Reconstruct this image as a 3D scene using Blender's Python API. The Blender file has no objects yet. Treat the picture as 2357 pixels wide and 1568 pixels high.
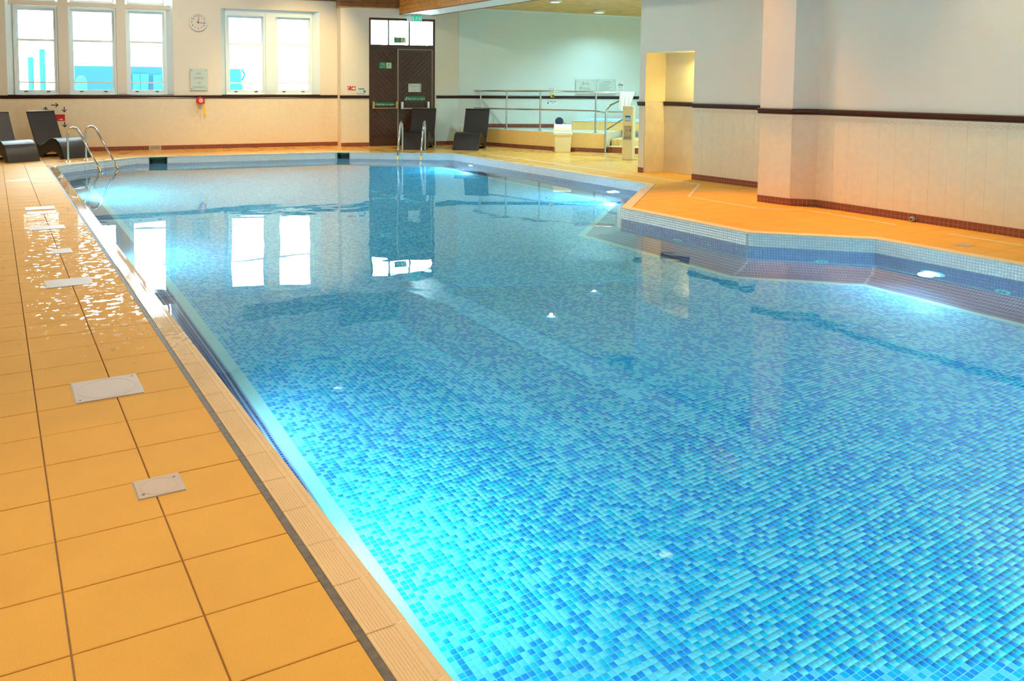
import bpy, bmesh, math, random
import numpy as np
from mathutils import Vector, Matrix
from mathutils.geometry import tessellate_polygon
random.seed(7)
S = bpy.context.scene
COL = S.collection
# ------------------------------------------------------------------ camera
FPX, PCX, PCY, YAW, PIT, ROL, CAMH = 1898.0, 1019.0, 327.4, 0.500612, 0.0711877, 0.0048859, 1.55
def cam_axes():
    cy, sy, cp, sp = math.cos(YAW), math.sin(YAW), math.cos(PIT), math.sin(PIT)
    f = np.array([sy*cp, cy*cp, -sp]); r = np.array([cy, -sy, 0.0]); u = np.cross(r, f)
    c, s = math.cos(ROL), math.sin(ROL)
    return c*r+s*u, -s*r+c*u, f
CR, CU, CF = cam_axes()
cam = bpy.data.cameras.new('camera'); camo = bpy.data.objects.new('camera', cam); COL.objects.link(camo)
camo.matrix_world = Matrix(((CR[0], CU[0], -CF[0], 0), (CR[1], CU[1], -CF[1], 0), (CR[2], CU[2], -CF[2], CAMH), (0, 0, 0, 1)))
cam.sensor_fit = 'HORIZONTAL'; cam.sensor_width = 36.0; cam.lens = FPX/2357*36
cam.shift_x = (2357/2-PCX)/2357; cam.shift_y = -(1568/2-PCY)/2357
cam.clip_start = 0.05; cam.clip_end = 200
S.camera = camo
# ------------------------------------------------------------------ world, lights, exposure
W = bpy.data.worlds.new('overcast_sky'); S.world = W; W.use_nodes = True
WB = W.node_tree.nodes['Background']; WB.inputs[0].default_value = (0.74, 0.94, 1.0, 1); WB.inputs[1].default_value = 27.0
S.view_settings.view_transform = 'Standard'; S.view_settings.look = 'None'
S.view_settings.gamma = 1.0; S.view_settings.use_curve_mapping = False
S.view_settings.exposure = 0.75
CY = S.cycles
CY.max_bounces = 10; CY.diffuse_bounces = 5; CY.glossy_bounces = 5; CY.transmission_bounces = 8; CY.transparent_max_bounces = 12
CY.sample_clamp_indirect = 60.0; CY.blur_glossy = 0.5; CY.caustics_reflective = False; CY.caustics_refractive = True
WARM = (1.0, 0.84, 0.63)
def lamp_light(name, kind, loc, aim, power, color, size=0.3, parent=None, spot=1.6, blend=0.5, size_y=None, spread=math.pi):
    l = bpy.data.lights.new(name, kind); l.energy = power; l.color = color
    if kind == 'AREA':
        l.shape = 'DISK' if size_y is None else 'RECTANGLE'; l.size = size; l.spread = spread
        if size_y: l.size_y = size_y
    else: l.shadow_soft_size = size
    if kind == 'SPOT': l.spot_size = spot; l.spot_blend = blend
    o = bpy.data.objects.new(name, l); COL.objects.link(o)
    d = (Vector(aim)-Vector(loc)).normalized()
    m = Matrix.Translation(loc) @ d.to_track_quat('-Z', 'Y').to_matrix().to_4x4()
    if parent: o.parent = parent; m = parent.matrix_basis.inverted() @ m
    o.matrix_basis = m
    return o
P_HALL_FILL, P_SPOT_L, P_SPOT_R, P_SPA, P_POOL = 45.0, 170.0, 650.0, 120.0, 62.0
POOL_LIGHT = (0.34, 0.84, 1.0)
SPA_LIGHT = (0.56, 0.93, 1.0)
# ------------------------------------------------------------------ helpers
def ray(px, py):
    return CR*((px-PCX)/FPX) - CU*((py-PCY)/FPX) + CF
def fl(px, py, z=0.0):
    d = ray(px, py); t = (z-CAMH)/d[2]
    return Vector((d[0]*t, d[1]*t, z))
def proj(p):
    v = np.array([p[0], p[1], p[2]-CAMH]); w = v@CF
    if w < 0.05: return None
    return FPX*(v@CR)/w+PCX, -FPX*(v@CU)/w+PCY
class Frame:
    """upright wall plane: local x runs along the wall (to the right seen from the room), y into the wall, z up"""
    def __init__(s, p0, d):
        s.p = np.array([p0[0], p0[1]]); s.d = np.array(d, float); s.d /= np.linalg.norm(s.d)
        s.n = np.array([-s.d[1], s.d[0]])
        s.m = Matrix(((s.d[0], s.n[0], 0, p0[0]), (s.d[1], s.n[1], 0, p0[1]), (0, 0, 1, 0), (0, 0, 0, 1)))
    def at(s, px, py, y=0.0):
        r = ray(px, py); p = s.p+s.n*y
        t = (s.n@p)/(s.n@r[:2]); q = r[:2]*t
        return float((q-s.p)@s.d), float(CAMH+r[2]*t)
    def M(s, u, z, y=0.0): return s.m @ Matrix.Translation((u, y, z))
class MB:
    def __init__(s): s.v = []; s.f = []
    def add(s, vs, fs):
        n = len(s.v); s.v += [tuple(v) for v in vs]; s.f += [tuple(i+n for i in f) for f in fs]; return s
    def box(s, x0, x1, y0, y1, z0, z1, b=0.0):
        if b <= 0:
            vs = [(x, y, z) for z in (z0, z1) for y in (y0, y1) for x in (x0, x1)]
            return s.add(vs, [(0, 2, 3, 1), (4, 5, 7, 6), (0, 1, 5, 4), (2, 6, 7, 3), (0, 4, 6, 2), (1, 3, 7, 5)])
        bm = bmesh.new(); bmesh.ops.create_cube(bm, size=1)
        for v in bm.verts: v.co = Vector(((x0+x1)/2+v.co.x*(x1-x0), (y0+y1)/2+v.co.y*(y1-y0), (z0+z1)/2+v.co.z*(z1-z0)))
        bmesh.ops.bevel(bm, geom=bm.edges[:], offset=b, segments=2, affect='EDGES', profile=0.6)
        return s.bm(bm)
    def bm(s, bm):
        bm.verts.index_update(); s.add([v.co[:] for v in bm.verts], [[v.index for v in f.verts] for f in bm.faces]); bm.free(); return s
    def prism(s, poly, z0, z1, axis='z', inset=0.0):
        """extrude a 2D polygon (ccw) along an axis"""
        P = {'z': lambda a, b, h: (a, b, h), 'y': lambda a, b, h: (a, h, b), 'x': lambda a, b, h: (h, a, b)}[axis]
        n = len(poly); tri = n > 4
        lo = [P(a, b, z0) for a, b in poly]; hi = [P(a, b, z1) for a, b in poly]
        fs = [(i, (i+1) % n, n+(i+1) % n, n+i) for i in range(n)]
        if tri:
            t = tessellate_polygon([[Vector((a, b, 0)) for a, b in poly]])
            fs += [tuple(reversed(q)) for q in t]+[tuple(n+i for i in q) for q in t]
        else: fs += [tuple(range(n-1, -1, -1)), tuple(range(n, 2*n))]
        return s.add(lo+hi, fs)
    def tube(s, pts, r, n=10, cap=True):
        pts = [Vector(p) for p in pts]; rings = []; up = None
        for i, p in enumerate(pts):
            t = ((pts[i+1]-p) if i == 0 else (p-pts[i-1]) if i == len(pts)-1 else (pts[i+1]-p).normalized()+(p-pts[i-1]).normalized()).normalized()
            if up is None: up = Vector((0, 0, 1)) if abs(t.z) < .9 else Vector((1, 0, 0))
            a = t.cross(up).normalized(); up = a.cross(t).normalized()
            rr = r[i] if isinstance(r, (list, tuple)) else r
            rings.append([p+(a*math.cos(2*math.pi*k/n)+up*math.sin(2*math.pi*k/n))*rr for k in range(n)])
        vs = [v for q in rings for v in q]
        fs = [(i*n+k, i*n+(k+1) % n, (i+1)*n+(k+1) % n, (i+1)*n+k) for i in range(len(rings)-1) for k in range(n)]
        if cap: fs += [tuple(range(n-1, -1, -1)), tuple((len(rings)-1)*n+k for k in range(n))]
        return s.add(vs, fs)
    def lathe(s, prof, c=(0, 0, 0), axis='z', n=24):
        """prof: list of (radius, height)"""
        P = {'z': lambda a, b, h: (c[0]+a, c[1]+b, c[2]+h), 'y': lambda a, b, h: (c[0]+a, c[1]+h, c[2]+b), 'x': lambda a, b, h: (c[0]+h, c[1]+a, c[2]+b)}[axis]
        vs = [P(r*math.cos(2*math.pi*k/n), r*math.sin(2*math.pi*k/n), h) for r, h in prof for k in range(n)]
        fs = [(i*n+k, i*n+(k+1) % n, (i+1)*n+(k+1) % n, (i+1)*n+k) for i in range(len(prof)-1) for k in range(n)]
        fs += [tuple(range(n-1, -1, -1)), tuple((len(prof)-1)*n+k for k in range(n))]
        return s.add(vs, fs)
    def mesh(s, name, mat, smooth=False):
        me = bpy.data.meshes.new(name); me.from_pydata(s.v, [], s.f)
        bm = bmesh.new(); bm.from_mesh(me); bmesh.ops.recalc_face_normals(bm, faces=bm.faces); bm.to_mesh(me); bm.free()
        me.materials.append(mat)
        if smooth:
            me.shade_smooth()
            try: me.set_sharp_from_angle(angle=math.radians(40))
            except Exception: pass
        return me
    def build(s, name, mat, parent=None, m=None, smooth=False):
        o = put(name, s.mesh(name, mat, smooth), parent, m)
        if name in ('text_line', 'heading', 'pictogram', 'badge_mark', 'running_figure', 'label_band', 'knots'): o['kind'] = 'stuff'
        return o
def put(name, me, parent=None, m=None):
    o = bpy.data.objects.new(name, me); COL.objects.link(o)
    if parent is not None: o.parent = parent
    if m is not None: o.matrix_basis = m
    return o
def tag(o, label=None, cat=None, group=None, kind=None):
    if label: o['label'] = label
    if cat: o['category'] = cat
    if group: o['group'] = group
    if kind: o['kind'] = kind
    return o
def thing(name, label, cat, m=Matrix(), group=None):
    return tag(put(name, None, None, m), label, cat, group)
def struct(name, mb, mat, label, cat, m=None, smooth=False):
    return tag(mb.build(name, mat, None, m, smooth), label, cat, None, 'structure')
def T(x, y, z): return Matrix.Translation((x, y, z))
def text_mesh(body, size, mat, ext=0.0008, align='CENTER', shear=0.0, smallcaps=False):
    c = bpy.data.curves.new('lettering', 'FONT'); c.body = body; c.size = size; c.extrude = ext
    c.align_x = align; c.align_y = 'CENTER'; c.shear = shear; c.resolution_u = 2
    o = bpy.data.objects.new('lettering', c); COL.objects.link(o)
    me = bpy.data.meshes.new_from_object(o.evaluated_get(bpy.context.evaluated_depsgraph_get()))
    bpy.data.objects.remove(o); me.materials.clear(); me.materials.append(mat)
    return me
UPR = Matrix.Rotation(math.pi/2, 4, 'X')          # text (xy plane) stood up in a wall frame, facing the room
def letter(body, size, mat, parent, x, z, y=-0.006, sx=1.0, **k):
    return tag(put('lettering', text_mesh(body, size, mat, **k), parent, T(x, y, z) @ UPR @ Matrix.Scale(sx, 4, (1, 0, 0))), kind='stuff')
# ------------------------------------------------------------------ materials
def nd(nt, typ, **k):
    n = nt.nodes.new(typ)
    for a, b in k.items(): setattr(n, a, b)
    return n
def mat(name, col, rough=0.5, metal=0.0, noise=0.0, nscale=8.0, coat=0.0, bump=0.0, bscale=60.0, spec=0.5, island=0.0, emis=None, estr=0.0):
    m = bpy.data.materials.new(name); m.use_nodes = True; nt = m.node_tree; b = nt.nodes['Principled BSDF']
    b.inputs['Base Color'].default_value = (*col, 1); b.inputs['Roughness'].default_value = rough; b.inputs['Metallic'].default_value = metal
    b.inputs['Specular IOR Level'].default_value = spec
    b.inputs['Coat Weight'].default_value = coat; b.inputs['Coat Roughness'].default_value = 0.05
    if emis: b.inputs['Emission Color'].default_value = (*emis, 1); b.inputs['Emission Strength'].default_value = estr
    geo = nd(nt, 'ShaderNodeNewGeometry')
    if noise or island:
        hsv = nd(nt, 'ShaderNodeHueSaturation'); hsv.inputs['Color'].default_value = (*col, 1)
        if noise:
            nz = nd(nt, 'ShaderNodeTexNoise'); nz.inputs['Scale'].default_value = nscale; nz.inputs['Detail'].default_value = 5
            nt.links.new(geo.outputs['Position'], nz.inputs['Vector']); src = nz.outputs['Fac']
            mr = nd(nt, 'ShaderNodeMapRange'); mr.inputs[1].default_value = 0.25; mr.inputs[2].default_value = 0.75
            mr.inputs[3].default_value = 1-noise; mr.inputs[4].default_value = 1+noise; nt.links.new(src, mr.inputs[0]); val = mr.outputs[0]
        if island:
            mi = nd(nt, 'ShaderNodeMapRange'); mi.inputs[3].default_value = 1-island; mi.inputs[4].default_value = 1+island
            nt.links.new(geo.outputs['Random Per Island'], mi.inputs[0])
            if noise:
                mm = nd(nt, 'ShaderNodeMath', operation='MULTIPLY'); nt.links.new(val, mm.inputs[0]); nt.links.new(mi.outputs[0], mm.inputs[1]); val = mm.outputs[0]
            else: val = mi.outputs[0]
        nt.links.new(val, hsv.inputs['Value']); nt.links.new(hsv.outputs[0], b.inputs['Base Color'])
    if bump:
        n2 = nd(nt, 'ShaderNodeTexNoise'); n2.inputs['Scale'].default_value = bscale; n2.inputs['Detail'].default_value = 4
        nt.links.new(geo.outputs['Position'], n2.inputs['Vector'])
        bp = nd(nt, 'ShaderNodeBump'); bp.inputs['Distance'].default_value = bump; nt.links.new(n2.outputs['Fac'], bp.inputs['Height'])
        nt.links.new(bp.outputs[0], b.inputs['Normal'])
    return m
def mathn(nt, op, a, b=None, c=None):
    n = nd(nt, 'ShaderNodeMath', operation=op)
    for i, v in enumerate((a, b, c)):
        if v is None: continue
        if isinstance(v, (int, float)): n.inputs[i].default_value = v
        else: nt.links.new(v, n.inputs[i])
    return n.outputs[0]
PLASTER = mat('wall_plaster', (0.74, 0.685, 0.58), 0.7, noise=0.03, nscale=1.2, bump=0.0008, bscale=90)
PLASTER_SPA = mat('spa_lamp_tinted_plaster', (0.66, 0.80, 0.80), 0.7, noise=0.03, nscale=1.0, bump=0.0008, bscale=90)  # plaster with the cyan cast of the spa lighting put into its colour
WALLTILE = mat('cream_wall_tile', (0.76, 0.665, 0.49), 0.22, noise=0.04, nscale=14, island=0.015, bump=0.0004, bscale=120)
WALLTILE_SPA = mat('spa_lamp_tinted_tile', (0.66, 0.77, 0.74), 0.22, noise=0.03, nscale=14, island=0.015)  # cream tile tinted towards the spa lamps' greenish light
WALLGROUT = mat('wall_grout', (0.72, 0.62, 0.48), 0.85)
OCHRE = mat('ochre_tile', (0.78, 0.50, 0.17), 0.3, noise=0.05, nscale=10, island=0.03)
ALCOVE = mat('alcove_plaster', (0.80, 0.70, 0.45), 0.7, noise=0.05, nscale=3)
CRACKED = mat('crazed_alcove_tile', (0.78, 0.68, 0.50), 0.35, noise=0.10, nscale=5)
BORDER = mat('border_print', (0.60, 0.43, 0.34), 0.4)
BROWNTILE = mat('brown_mosaic_tile', (0.24, 0.065, 0.035), 0.25, island=0.12)
BROWNGROUT = mat('brown_mosaic_grout', (0.55, 0.33, 0.26), 0.8)
DADO = mat('dark_stained_rail', (0.030, 0.010, 0.008), 0.28, noise=0.3, nscale=20)
DARKWOOD = mat('dark_door_timber', (0.060, 0.026, 0.015), 0.38, noise=0.25, nscale=14, island=0.28)
PINE = mat('varnished_pine', (0.58, 0.25, 0.050), 0.35, noise=0.25, nscale=7, island=0.18)
PINE_D = mat('dark_varnished_pine', (0.22, 0.090, 0.028), 0.4, noise=0.25, nscale=9, island=0.22)
WHITE = mat('white_gloss_paint', (0.74, 0.86, 0.90), 0.3)
BEAMWHITE = mat('beam_soffit_paint', (0.74, 0.80, 0.82), 0.5)
STEEL = mat('polished_steel', (0.60, 0.66, 0.70), 0.12, 1.0)
BRUSHED = mat('brushed_steel_plate', (0.56, 0.44, 0.35), 0.55, 0.0, noise=0.05, nscale=5, spec=0.2)
BRASS = mat('ladder_collar_brass', (0.75, 0.50, 0.16), 0.3, 1.0)
GREY = mat('grey_plastic', (0.35, 0.36, 0.38), 0.5)
BLACK = mat('black_plastic', (0.02, 0.02, 0.022), 0.4)
INK = mat('dark_ink', (0.03, 0.05, 0.06), 0.6)
INKGREY = mat('grey_ink', (0.20, 0.27, 0.28), 0.6)
CREAMPL = mat('cream_plastic', (0.80, 0.68, 0.42), 0.35)
CREAMLID = mat('pale_cream_plastic', (0.83, 0.78, 0.62), 0.35)
GREEN = mat('safety_sign_green', (0.0, 0.22, 0.10), 0.4)
SIGNWHITE = mat('sign_white', (0.85, 0.88, 0.84), 0.5)
SIGNCREAM = mat('photoluminescent_panel', (0.72, 0.78, 0.48), 0.5)
RED = mat('safety_red', (0.55, 0.012, 0.012), 0.4)
YELLOW = mat('yellow_plastic', (0.85, 0.58, 0.02), 0.4)
BLUE = mat('notice_blue', (0.02, 0.16, 0.48), 0.4)
NAVY = mat('navy_foam', (0.020, 0.022, 0.065), 0.6)
PAPER = mat('white_paper', (0.78, 0.84, 0.84), 0.6)
TOWEL = mat('white_towelling', (0.80, 0.82, 0.82), 0.95, bump=0.004, bscale=120)
GUTTER = mat('gutter_grout', (0.17, 0.15, 0.13), 0.6, noise=0.3, nscale=30, bump=0.0015, bscale=60, spec=0.15)
STRIPDRAIN = mat('channel_drain', (0.80, 0.72, 0.52), 0.4)
VINYL = mat('spa_pool_rim', (0.55, 0.75, 0.80), 0.25)
POOLWHITE = mat('white_mosaic_tile', (0.80, 0.82, 0.84), 0.12, island=0.05)
WHITEGROUT = mat('white_mosaic_grout', (0.45, 0.44, 0.42), 0.8)
NAVYTILE = mat('navy_mosaic_tile', (0.045, 0.055, 0.22), 0.15, island=0.30)
NAVYGROUT = mat('navy_mosaic_grout', (0.30, 0.33, 0.42), 0.8)
STRIPTILE = mat('pale_border_tile', (0.42, 0.66, 0.66), 0.3, island=0.04)
GREENDARK = mat('skimmer_interior', (0.05, 0.12, 0.09), 0.5)
GLASSY = None
def deck_material(name, base, wet_rule, rib=False):
    m = bpy.data.materials.new(name); m.use_nodes = True; nt = m.node_tree; b = nt.nodes['Principled BSDF']
    geo = nd(nt, 'ShaderNodeNewGeometry'); sx = nd(nt, 'ShaderNodeSeparateXYZ'); nt.links.new(geo.outputs['Position'], sx.inputs[0])
    nz = nd(nt, 'ShaderNodeTexNoise'); nz.inputs['Scale'].default_value = 3.0; nz.inputs['Detail'].default_value = 6
    n3 = nd(nt, 'ShaderNodeTexNoise'); n3.inputs['Scale'].default_value = 160; n3.inputs['Detail'].default_value = 2
    mpv = nd(nt, 'ShaderNodeMapping'); mpv.inputs['Scale'].default_value = (15.0, 17.0, 1.0)
    n4 = nd(nt, 'ShaderNodeTexNoise'); n4.inputs['Scale'].default_value = 1.0; n4.inputs['Detail'].default_value = 3
    for n in (nz, n3, mpv): nt.links.new(geo.outputs['Position'], n.inputs['Vector'])
    nt.links.new(mpv.outputs[0], n4.inputs['Vector'])
    hsv = nd(nt, 'ShaderNodeHueSaturation'); hsv.inputs['Color'].default_value = (*base, 1)
    mix = mathn(nt, 'ADD', mathn(nt, 'MULTIPLY', nz.outputs['Fac'], 0.22), mathn(nt, 'MULTIPLY', n3.outputs['Fac'], 0.14))
    isl = mathn(nt, 'MULTIPLY', geo.outputs['Random Per Island'], 0.05)
    nt.links.new(mathn(nt, 'ADD', mathn(nt, 'ADD', mix, isl), 0.80), hsv.inputs['Value'])
    nt.links.new(hsv.outputs[0], b.inputs['Base Color'])
    wet = wet_rule(nt, sx.outputs[0], sx.outputs[1], nz.outputs['Fac'] if wet_rule.__name__ == 'wet_right' else n4.outputs['Fac'])     # 0..1 standing-water mask
    r = nd(nt, 'ShaderNodeMapRange'); r.inputs[3].default_value = 0.80; r.inputs[4].default_value = 0.04; nt.links.new(wet, r.inputs[0]); nt.links.new(r.outputs[0], b.inputs['Roughness'])
    b.inputs['Specular IOR Level'].default_value = 0.08
    nt.links.new(wet, b.inputs['Coat Weight']); b.inputs['Coat Roughness'].default_value = 0.02; b.inputs['Coat IOR'].default_value = 1.33
    bp = nd(nt, 'ShaderNodeBump'); bp.inputs['Distance'].default_value = 0.0012
    bs = mathn(nt, 'SUBTRACT', 1.0, wet); nt.links.new(bs, bp.inputs['Strength']); nt.links.new(n3.outputs['Fac'], bp.inputs['Height']); nt.links.new(bp.outputs[0], b.inputs['Normal'])
    return m
def sm(nt, v, a, b):
    n = nd(nt, 'ShaderNodeMapRange'); n.interpolation_type = 'SMOOTHSTEP'; n.inputs[1].default_value = a; n.inputs[2].default_value = b; nt.links.new(v, n.inputs[0]); return n.outputs[0]
def wet_left(nt, x, y, n):
    # puddles lie thicker towards the gutter and around the middle of the pool's length
    near = mathn(nt, 'MULTIPLY', sm(nt, x, -0.35, 0.80), 0.16)
    along = mathn(nt, 'MULTIPLY', mathn(nt, 'MULTIPLY', sm(nt, y, 3.6, 6.0), mathn(nt, 'SUBTRACT', 1.0, sm(nt, y, 9.5, 14.0))), 0.14)
    v = mathn(nt, 'ADD', mathn(nt, 'ADD', n, mathn(nt, 'MULTIPLY', near, sm(nt, y, 3.2, 5.5))), along)
    v2 = mathn(nt, 'MULTIPLY', sm(nt, y, 9.0, 16.5), 0.40)
    return mathn(nt, 'MAXIMUM', sm(nt, v, 0.865, 0.895), v2)
def wet_coping(nt, x, y, n):
    v = mathn(nt, 'ADD', n, mathn(nt, 'MULTIPLY', sm(nt, y, 4.4, 6.0), 0.46)); return sm(nt, v, 0.66, 0.72)
def wet_right(nt, x, y, n):
    v = mathn(nt, 'ADD', mathn(nt, 'MULTIPLY', n, 0.45), mathn(nt, 'MULTIPLY', sm(nt, y, 9.0, 13.0), 0.40)); return sm(nt, v, 0.34, 0.86)
DECK = deck_material('tan_deck_tile', (0.80, 0.445, 0.105), wet_left)
DECK_R = deck_material('tan_deck_tile_wet_end', (0.80, 0.445, 0.105), wet_right)
COPING = deck_material('ribbed_coping_tile', (0.82, 0.62, 0.38), wet_coping)
COPING_R = deck_material('plain_coping_tile', (0.80, 0.66, 0.48), wet_right)
DECKGROUT = mat('deck_grout', (0.40, 0.34, 0.28), 0.7)
PITCH, MX, MY = 0.030, 1.5, 0.0
def mosaic_material(name, grout=True):
    m = bpy.data.materials.new(name); m.use_nodes = True; nt = m.node_tree; b = nt.nodes['Principled BSDF']
    geo = nd(nt, 'ShaderNodeNewGeometry'); sx = nd(nt, 'ShaderNodeSeparateXYZ'); nt.links.new(geo.outputs['Position'], sx.inputs[0])
    cx = mathn(nt, 'DIVIDE', mathn(nt, 'SUBTRACT', sx.outputs[0], MX), PITCH); cy = mathn(nt, 'DIVIDE', mathn(nt, 'SUBTRACT', sx.outputs[1], MY), PITCH)
    cb = nd(nt, 'ShaderNodeCombineXYZ'); nt.links.new(mathn(nt, 'FLOOR', cx), cb.inputs[0]); nt.links.new(mathn(nt, 'FLOOR', cy), cb.inputs[1])
    wn = nd(nt, 'ShaderNodeTexWhiteNoise', noise_dimensions='2D'); nt.links.new(cb.outputs[0], wn.inputs['Vector'])
    rp = nd(nt, 'ShaderNodeValToRGB'); rp.color_ramp.interpolation = 'CONSTANT'
    e = rp.color_ramp.elements; e[0].position = 0; e[0].color = (0.18, 0.60, 0.82, 1); e[1].position = 0.40; e[1].color = (0.0, 0.45, 0.76, 1)
    q = e.new(0.70); q.color = (0.0, 0.27, 0.74, 1)
    nt.links.new(wn.outputs['Value'], rp.inputs['Fac']); src = rp.outputs[0]
    if grout:
        def edge(c):
            f = mathn(nt, 'FRACT', c); return mathn(nt, 'ABSOLUTE', mathn(nt, 'SUBTRACT', f, 0.5))
        g = mathn(nt, 'GREATER_THAN', mathn(nt, 'MAXIMUM', edge(cx), edge(cy)), 0.44)
        mx = nd(nt, 'ShaderNodeMix', data_type='RGBA'); mx.inputs['B'].default_value = (0.34, 0.66, 0.70, 1)
        nt.links.new(g, mx.inputs['Factor']); nt.links.new(src, mx.inputs['A']); src = mx.outputs['Result']
    nt.links.new(src, b.inputs['Base Color']); b.inputs['Roughness'].default_value = 0.3
    return m
MOSAIC = mosaic_material('blue_mosaic_tile', False); MOSAICBED = mosaic_material('blue_mosaic_bed', True)
def water_material():
    m = bpy.data.materials.new('pool_water'); m.use_nodes = True; nt = m.node_tree; b = nt.nodes['Principled BSDF']
    b.inputs['Base Color'].default_value = (0.60, 0.95, 1.0, 1); b.inputs['Roughness'].default_value = 0.0; b.inputs['IOR'].default_value = 1.33
    b.inputs['Transmission Weight'].default_value = 1.0
    geo = nd(nt, 'ShaderNodeNewGeometry')
    n1 = nd(nt, 'ShaderNodeTexNoise'); n1.inputs['Scale'].default_value = 1.1; n1.inputs['Detail'].default_value = 2.0; n1.inputs['Roughness'].default_value = 0.45; n1.inputs['Distortion'].default_value = 0.4
    nt.links.new(geo.outputs['Position'], n1.inputs['Vector'])
    n2 = nd(nt, 'ShaderNodeTexNoise'); n2.inputs['Scale'].default_value = 0.35; n2.inputs['Detail'].default_value = 1.0
    nt.links.new(geo.outputs['Position'], n2.inputs['Vector'])
    h = mathn(nt, 'MULTIPLY', n1.outputs['Fac'], sm(nt, n2.outputs['Fac'], 0.30, 0.75))
    bp = nd(nt, 'ShaderNodeBump'); bp.inputs['Distance'].default_value = 0.010; bp.inputs['Strength'].default_value = 1.0
    nt.links.new(h, bp.inputs['Height']); nt.links.new(bp.outputs[0], b.inputs['Normal'])
    return m
WATER = water_material()
def pane_material(name, tint=(1, 1, 1), gloss=0.08):
    m = bpy.data.materials.new(name); m.use_nodes = True; nt = m.node_tree; nt.nodes.remove(nt.nodes['Principled BSDF'])
    tr = nd(nt, 'ShaderNodeBsdfTransparent'); tr.inputs[0].default_value = (*tint, 1); gl = nd(nt, 'ShaderNodeBsdfGlossy'); gl.inputs['Roughness'].default_value = 0.02
    fr = nd(nt, 'ShaderNodeFresnel'); fr.inputs[0].default_value = 1.45; mx = nd(nt, 'ShaderNodeMixShader')
    nt.links.new(fr.outputs[0], mx.inputs[0]); nt.links.new(tr.outputs[0], mx.inputs[1]); nt.links.new(gl.outputs[0], mx.inputs[2])
    nt.links.new(mx.outputs[0], nt.nodes['Material Output'].inputs[0]); return m
PANE = pane_material('window_glass', (0.97, 0.99, 0.99))
FROST = mat('frosted_acrylic', (0.55, 0.66, 0.62), 0.25, coat=0.4)
def weave_material():
    m = bpy.data.materials.new('dark_woven_rattan'); m.use_nodes = True; nt = m.node_tree; b = nt.nodes['Principled BSDF']
    tc = nd(nt, 'ShaderNodeTexCoord'); mp = nd(nt, 'ShaderNodeMapping'); mp.inputs['Scale'].default_value = (1, 1, 1); nt.links.new(tc.outputs['Object'], mp.inputs[0])
    w1 = nd(nt, 'ShaderNodeTexWave', bands_direction='X'); w1.inputs['Scale'].default_value = 22; w2 = nd(nt, 'ShaderNodeTexWave', bands_direction='DIAGONAL'); w2.inputs['Scale'].default_value = 30
    for w in (w1, w2): nt.links.new(mp.outputs[0], w.inputs['Vector'])
    h = mathn(nt, 'MULTIPLY', w1.outputs['Fac'], w2.outputs['Fac'])
    rp = nd(nt, 'ShaderNodeValToRGB'); rp.color_ramp.elements[0].color = (0.006, 0.005, 0.005, 1); rp.color_ramp.elements[1].color = (0.028, 0.025, 0.024, 1)
    nt.links.new(h, rp.inputs[0]); nt.links.new(rp.outputs[0], b.inputs['Base Color']); b.inputs['Roughness'].default_value = 0.34; b.inputs['Specular IOR Level'].default_value = 0.45
    bp = nd(nt, 'ShaderNodeBump'); bp.inputs['Distance'].default_value = 0.004; bp.inputs['Strength'].default_value = 0.6; nt.links.new(h, bp.inputs['Height']); nt.links.new(bp.outputs[0], b.inputs['Normal'])
    return m
RATTAN = weave_material()
LENS = mat('pool_lamp_lens', (0.9, 0.97, 1.0), 0.3, emis=(0.75, 0.97, 1.0), estr=14.0)
LENSRIM = mat('pool_lamp_rim', (0.35, 0.75, 0.85), 0.3)
WARMLENS = mat('warm_lamp_lens', (1, 0.9, 0.6), 0.3, emis=(1.0, 0.80, 0.35), estr=9.0)
LAMPGLASS = mat('ceiling_lamp_glass', (0.9, 0.85, 0.75), 0.4, emis=(1.0, 0.85, 0.62), estr=2.0)
EXITGREEN = mat('exit_sign_panel', (0.0, 0.30, 0.16), 0.4, emis=(0.0, 0.45, 0.25), estr=0.5)
# ------------------------------------------------------------------ plan of the building
WL = -0.147; DEPTH = 1.0; FLOORZ = WL-DEPTH; COVE = 0.42
POOL = [(7.82, -1.2), (7.82, 5.14), (6.95, 5.99), (6.93, 7.96), (8.95, 9.70), (8.93, 15.82), (6.75, 17.32), (2.58, 17.90), (1.0, 16.59), (1.0, -1.2)]
NP = len(POOL)
def inset(d):
    out = []
    for i in range(NP):
        a, b, c = (np.array(POOL[(i+k) % NP]) for k in (-1, 0, 1))
        d1 = (b-a)/np.linalg.norm(b-a); d2 = (c-b)/np.linalg.norm(c-b)
        n1 = np.array([-d1[1], d1[0]]); n2 = np.array([-d2[1], d2[0]]); m = (n1+n2)/(1+n1@n2)
        out.append(tuple(b+m*d))
    return out
def segframe(i):
    a, b = np.array(POOL[i]), np.array(POOL[(i+1) % NP]); return Frame(b, a-b), float(np.linalg.norm(a-b))
B1 = Frame((2.191, 19.84), (0.993, -0.1206)); B2 = Frame((7.44, 18.753), (0.9837, -0.18)); SP = Frame((10.43, 18.19), (0.877, -0.48))
RW = Frame((9.2, 6.886), (0, -1)); CH = Frame((8.983, 7.103), (0.217, -0.217)); PF = Frame((8.915, 7.554), (0.068, -0.451)); RX = Frame((10.0, 11.08), (0.0384, -0.999))
OUT_R = inset(-0.126)
REG_R = [(0.856, 16.66)]+[OUT_R[i] for i in (8, 7, 6, 5, 4, 3, 2, 1)]+[(7.946, -1.2), (9.2, -1.2), (9.2, 6.886), (8.983, 7.103), (8.915, 7.554), (10.13, 7.55),
         (10.045, 9.86), (10.515, 9.88), (10.485, 10.98), (10.005, 10.95), (10.0, 11.08), (17.4, 11.08), (17.4, 14.4), (10.43, 18.19), (7.44, 18.75), (7.5, 19.19), (0.856, 20.0)]
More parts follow.
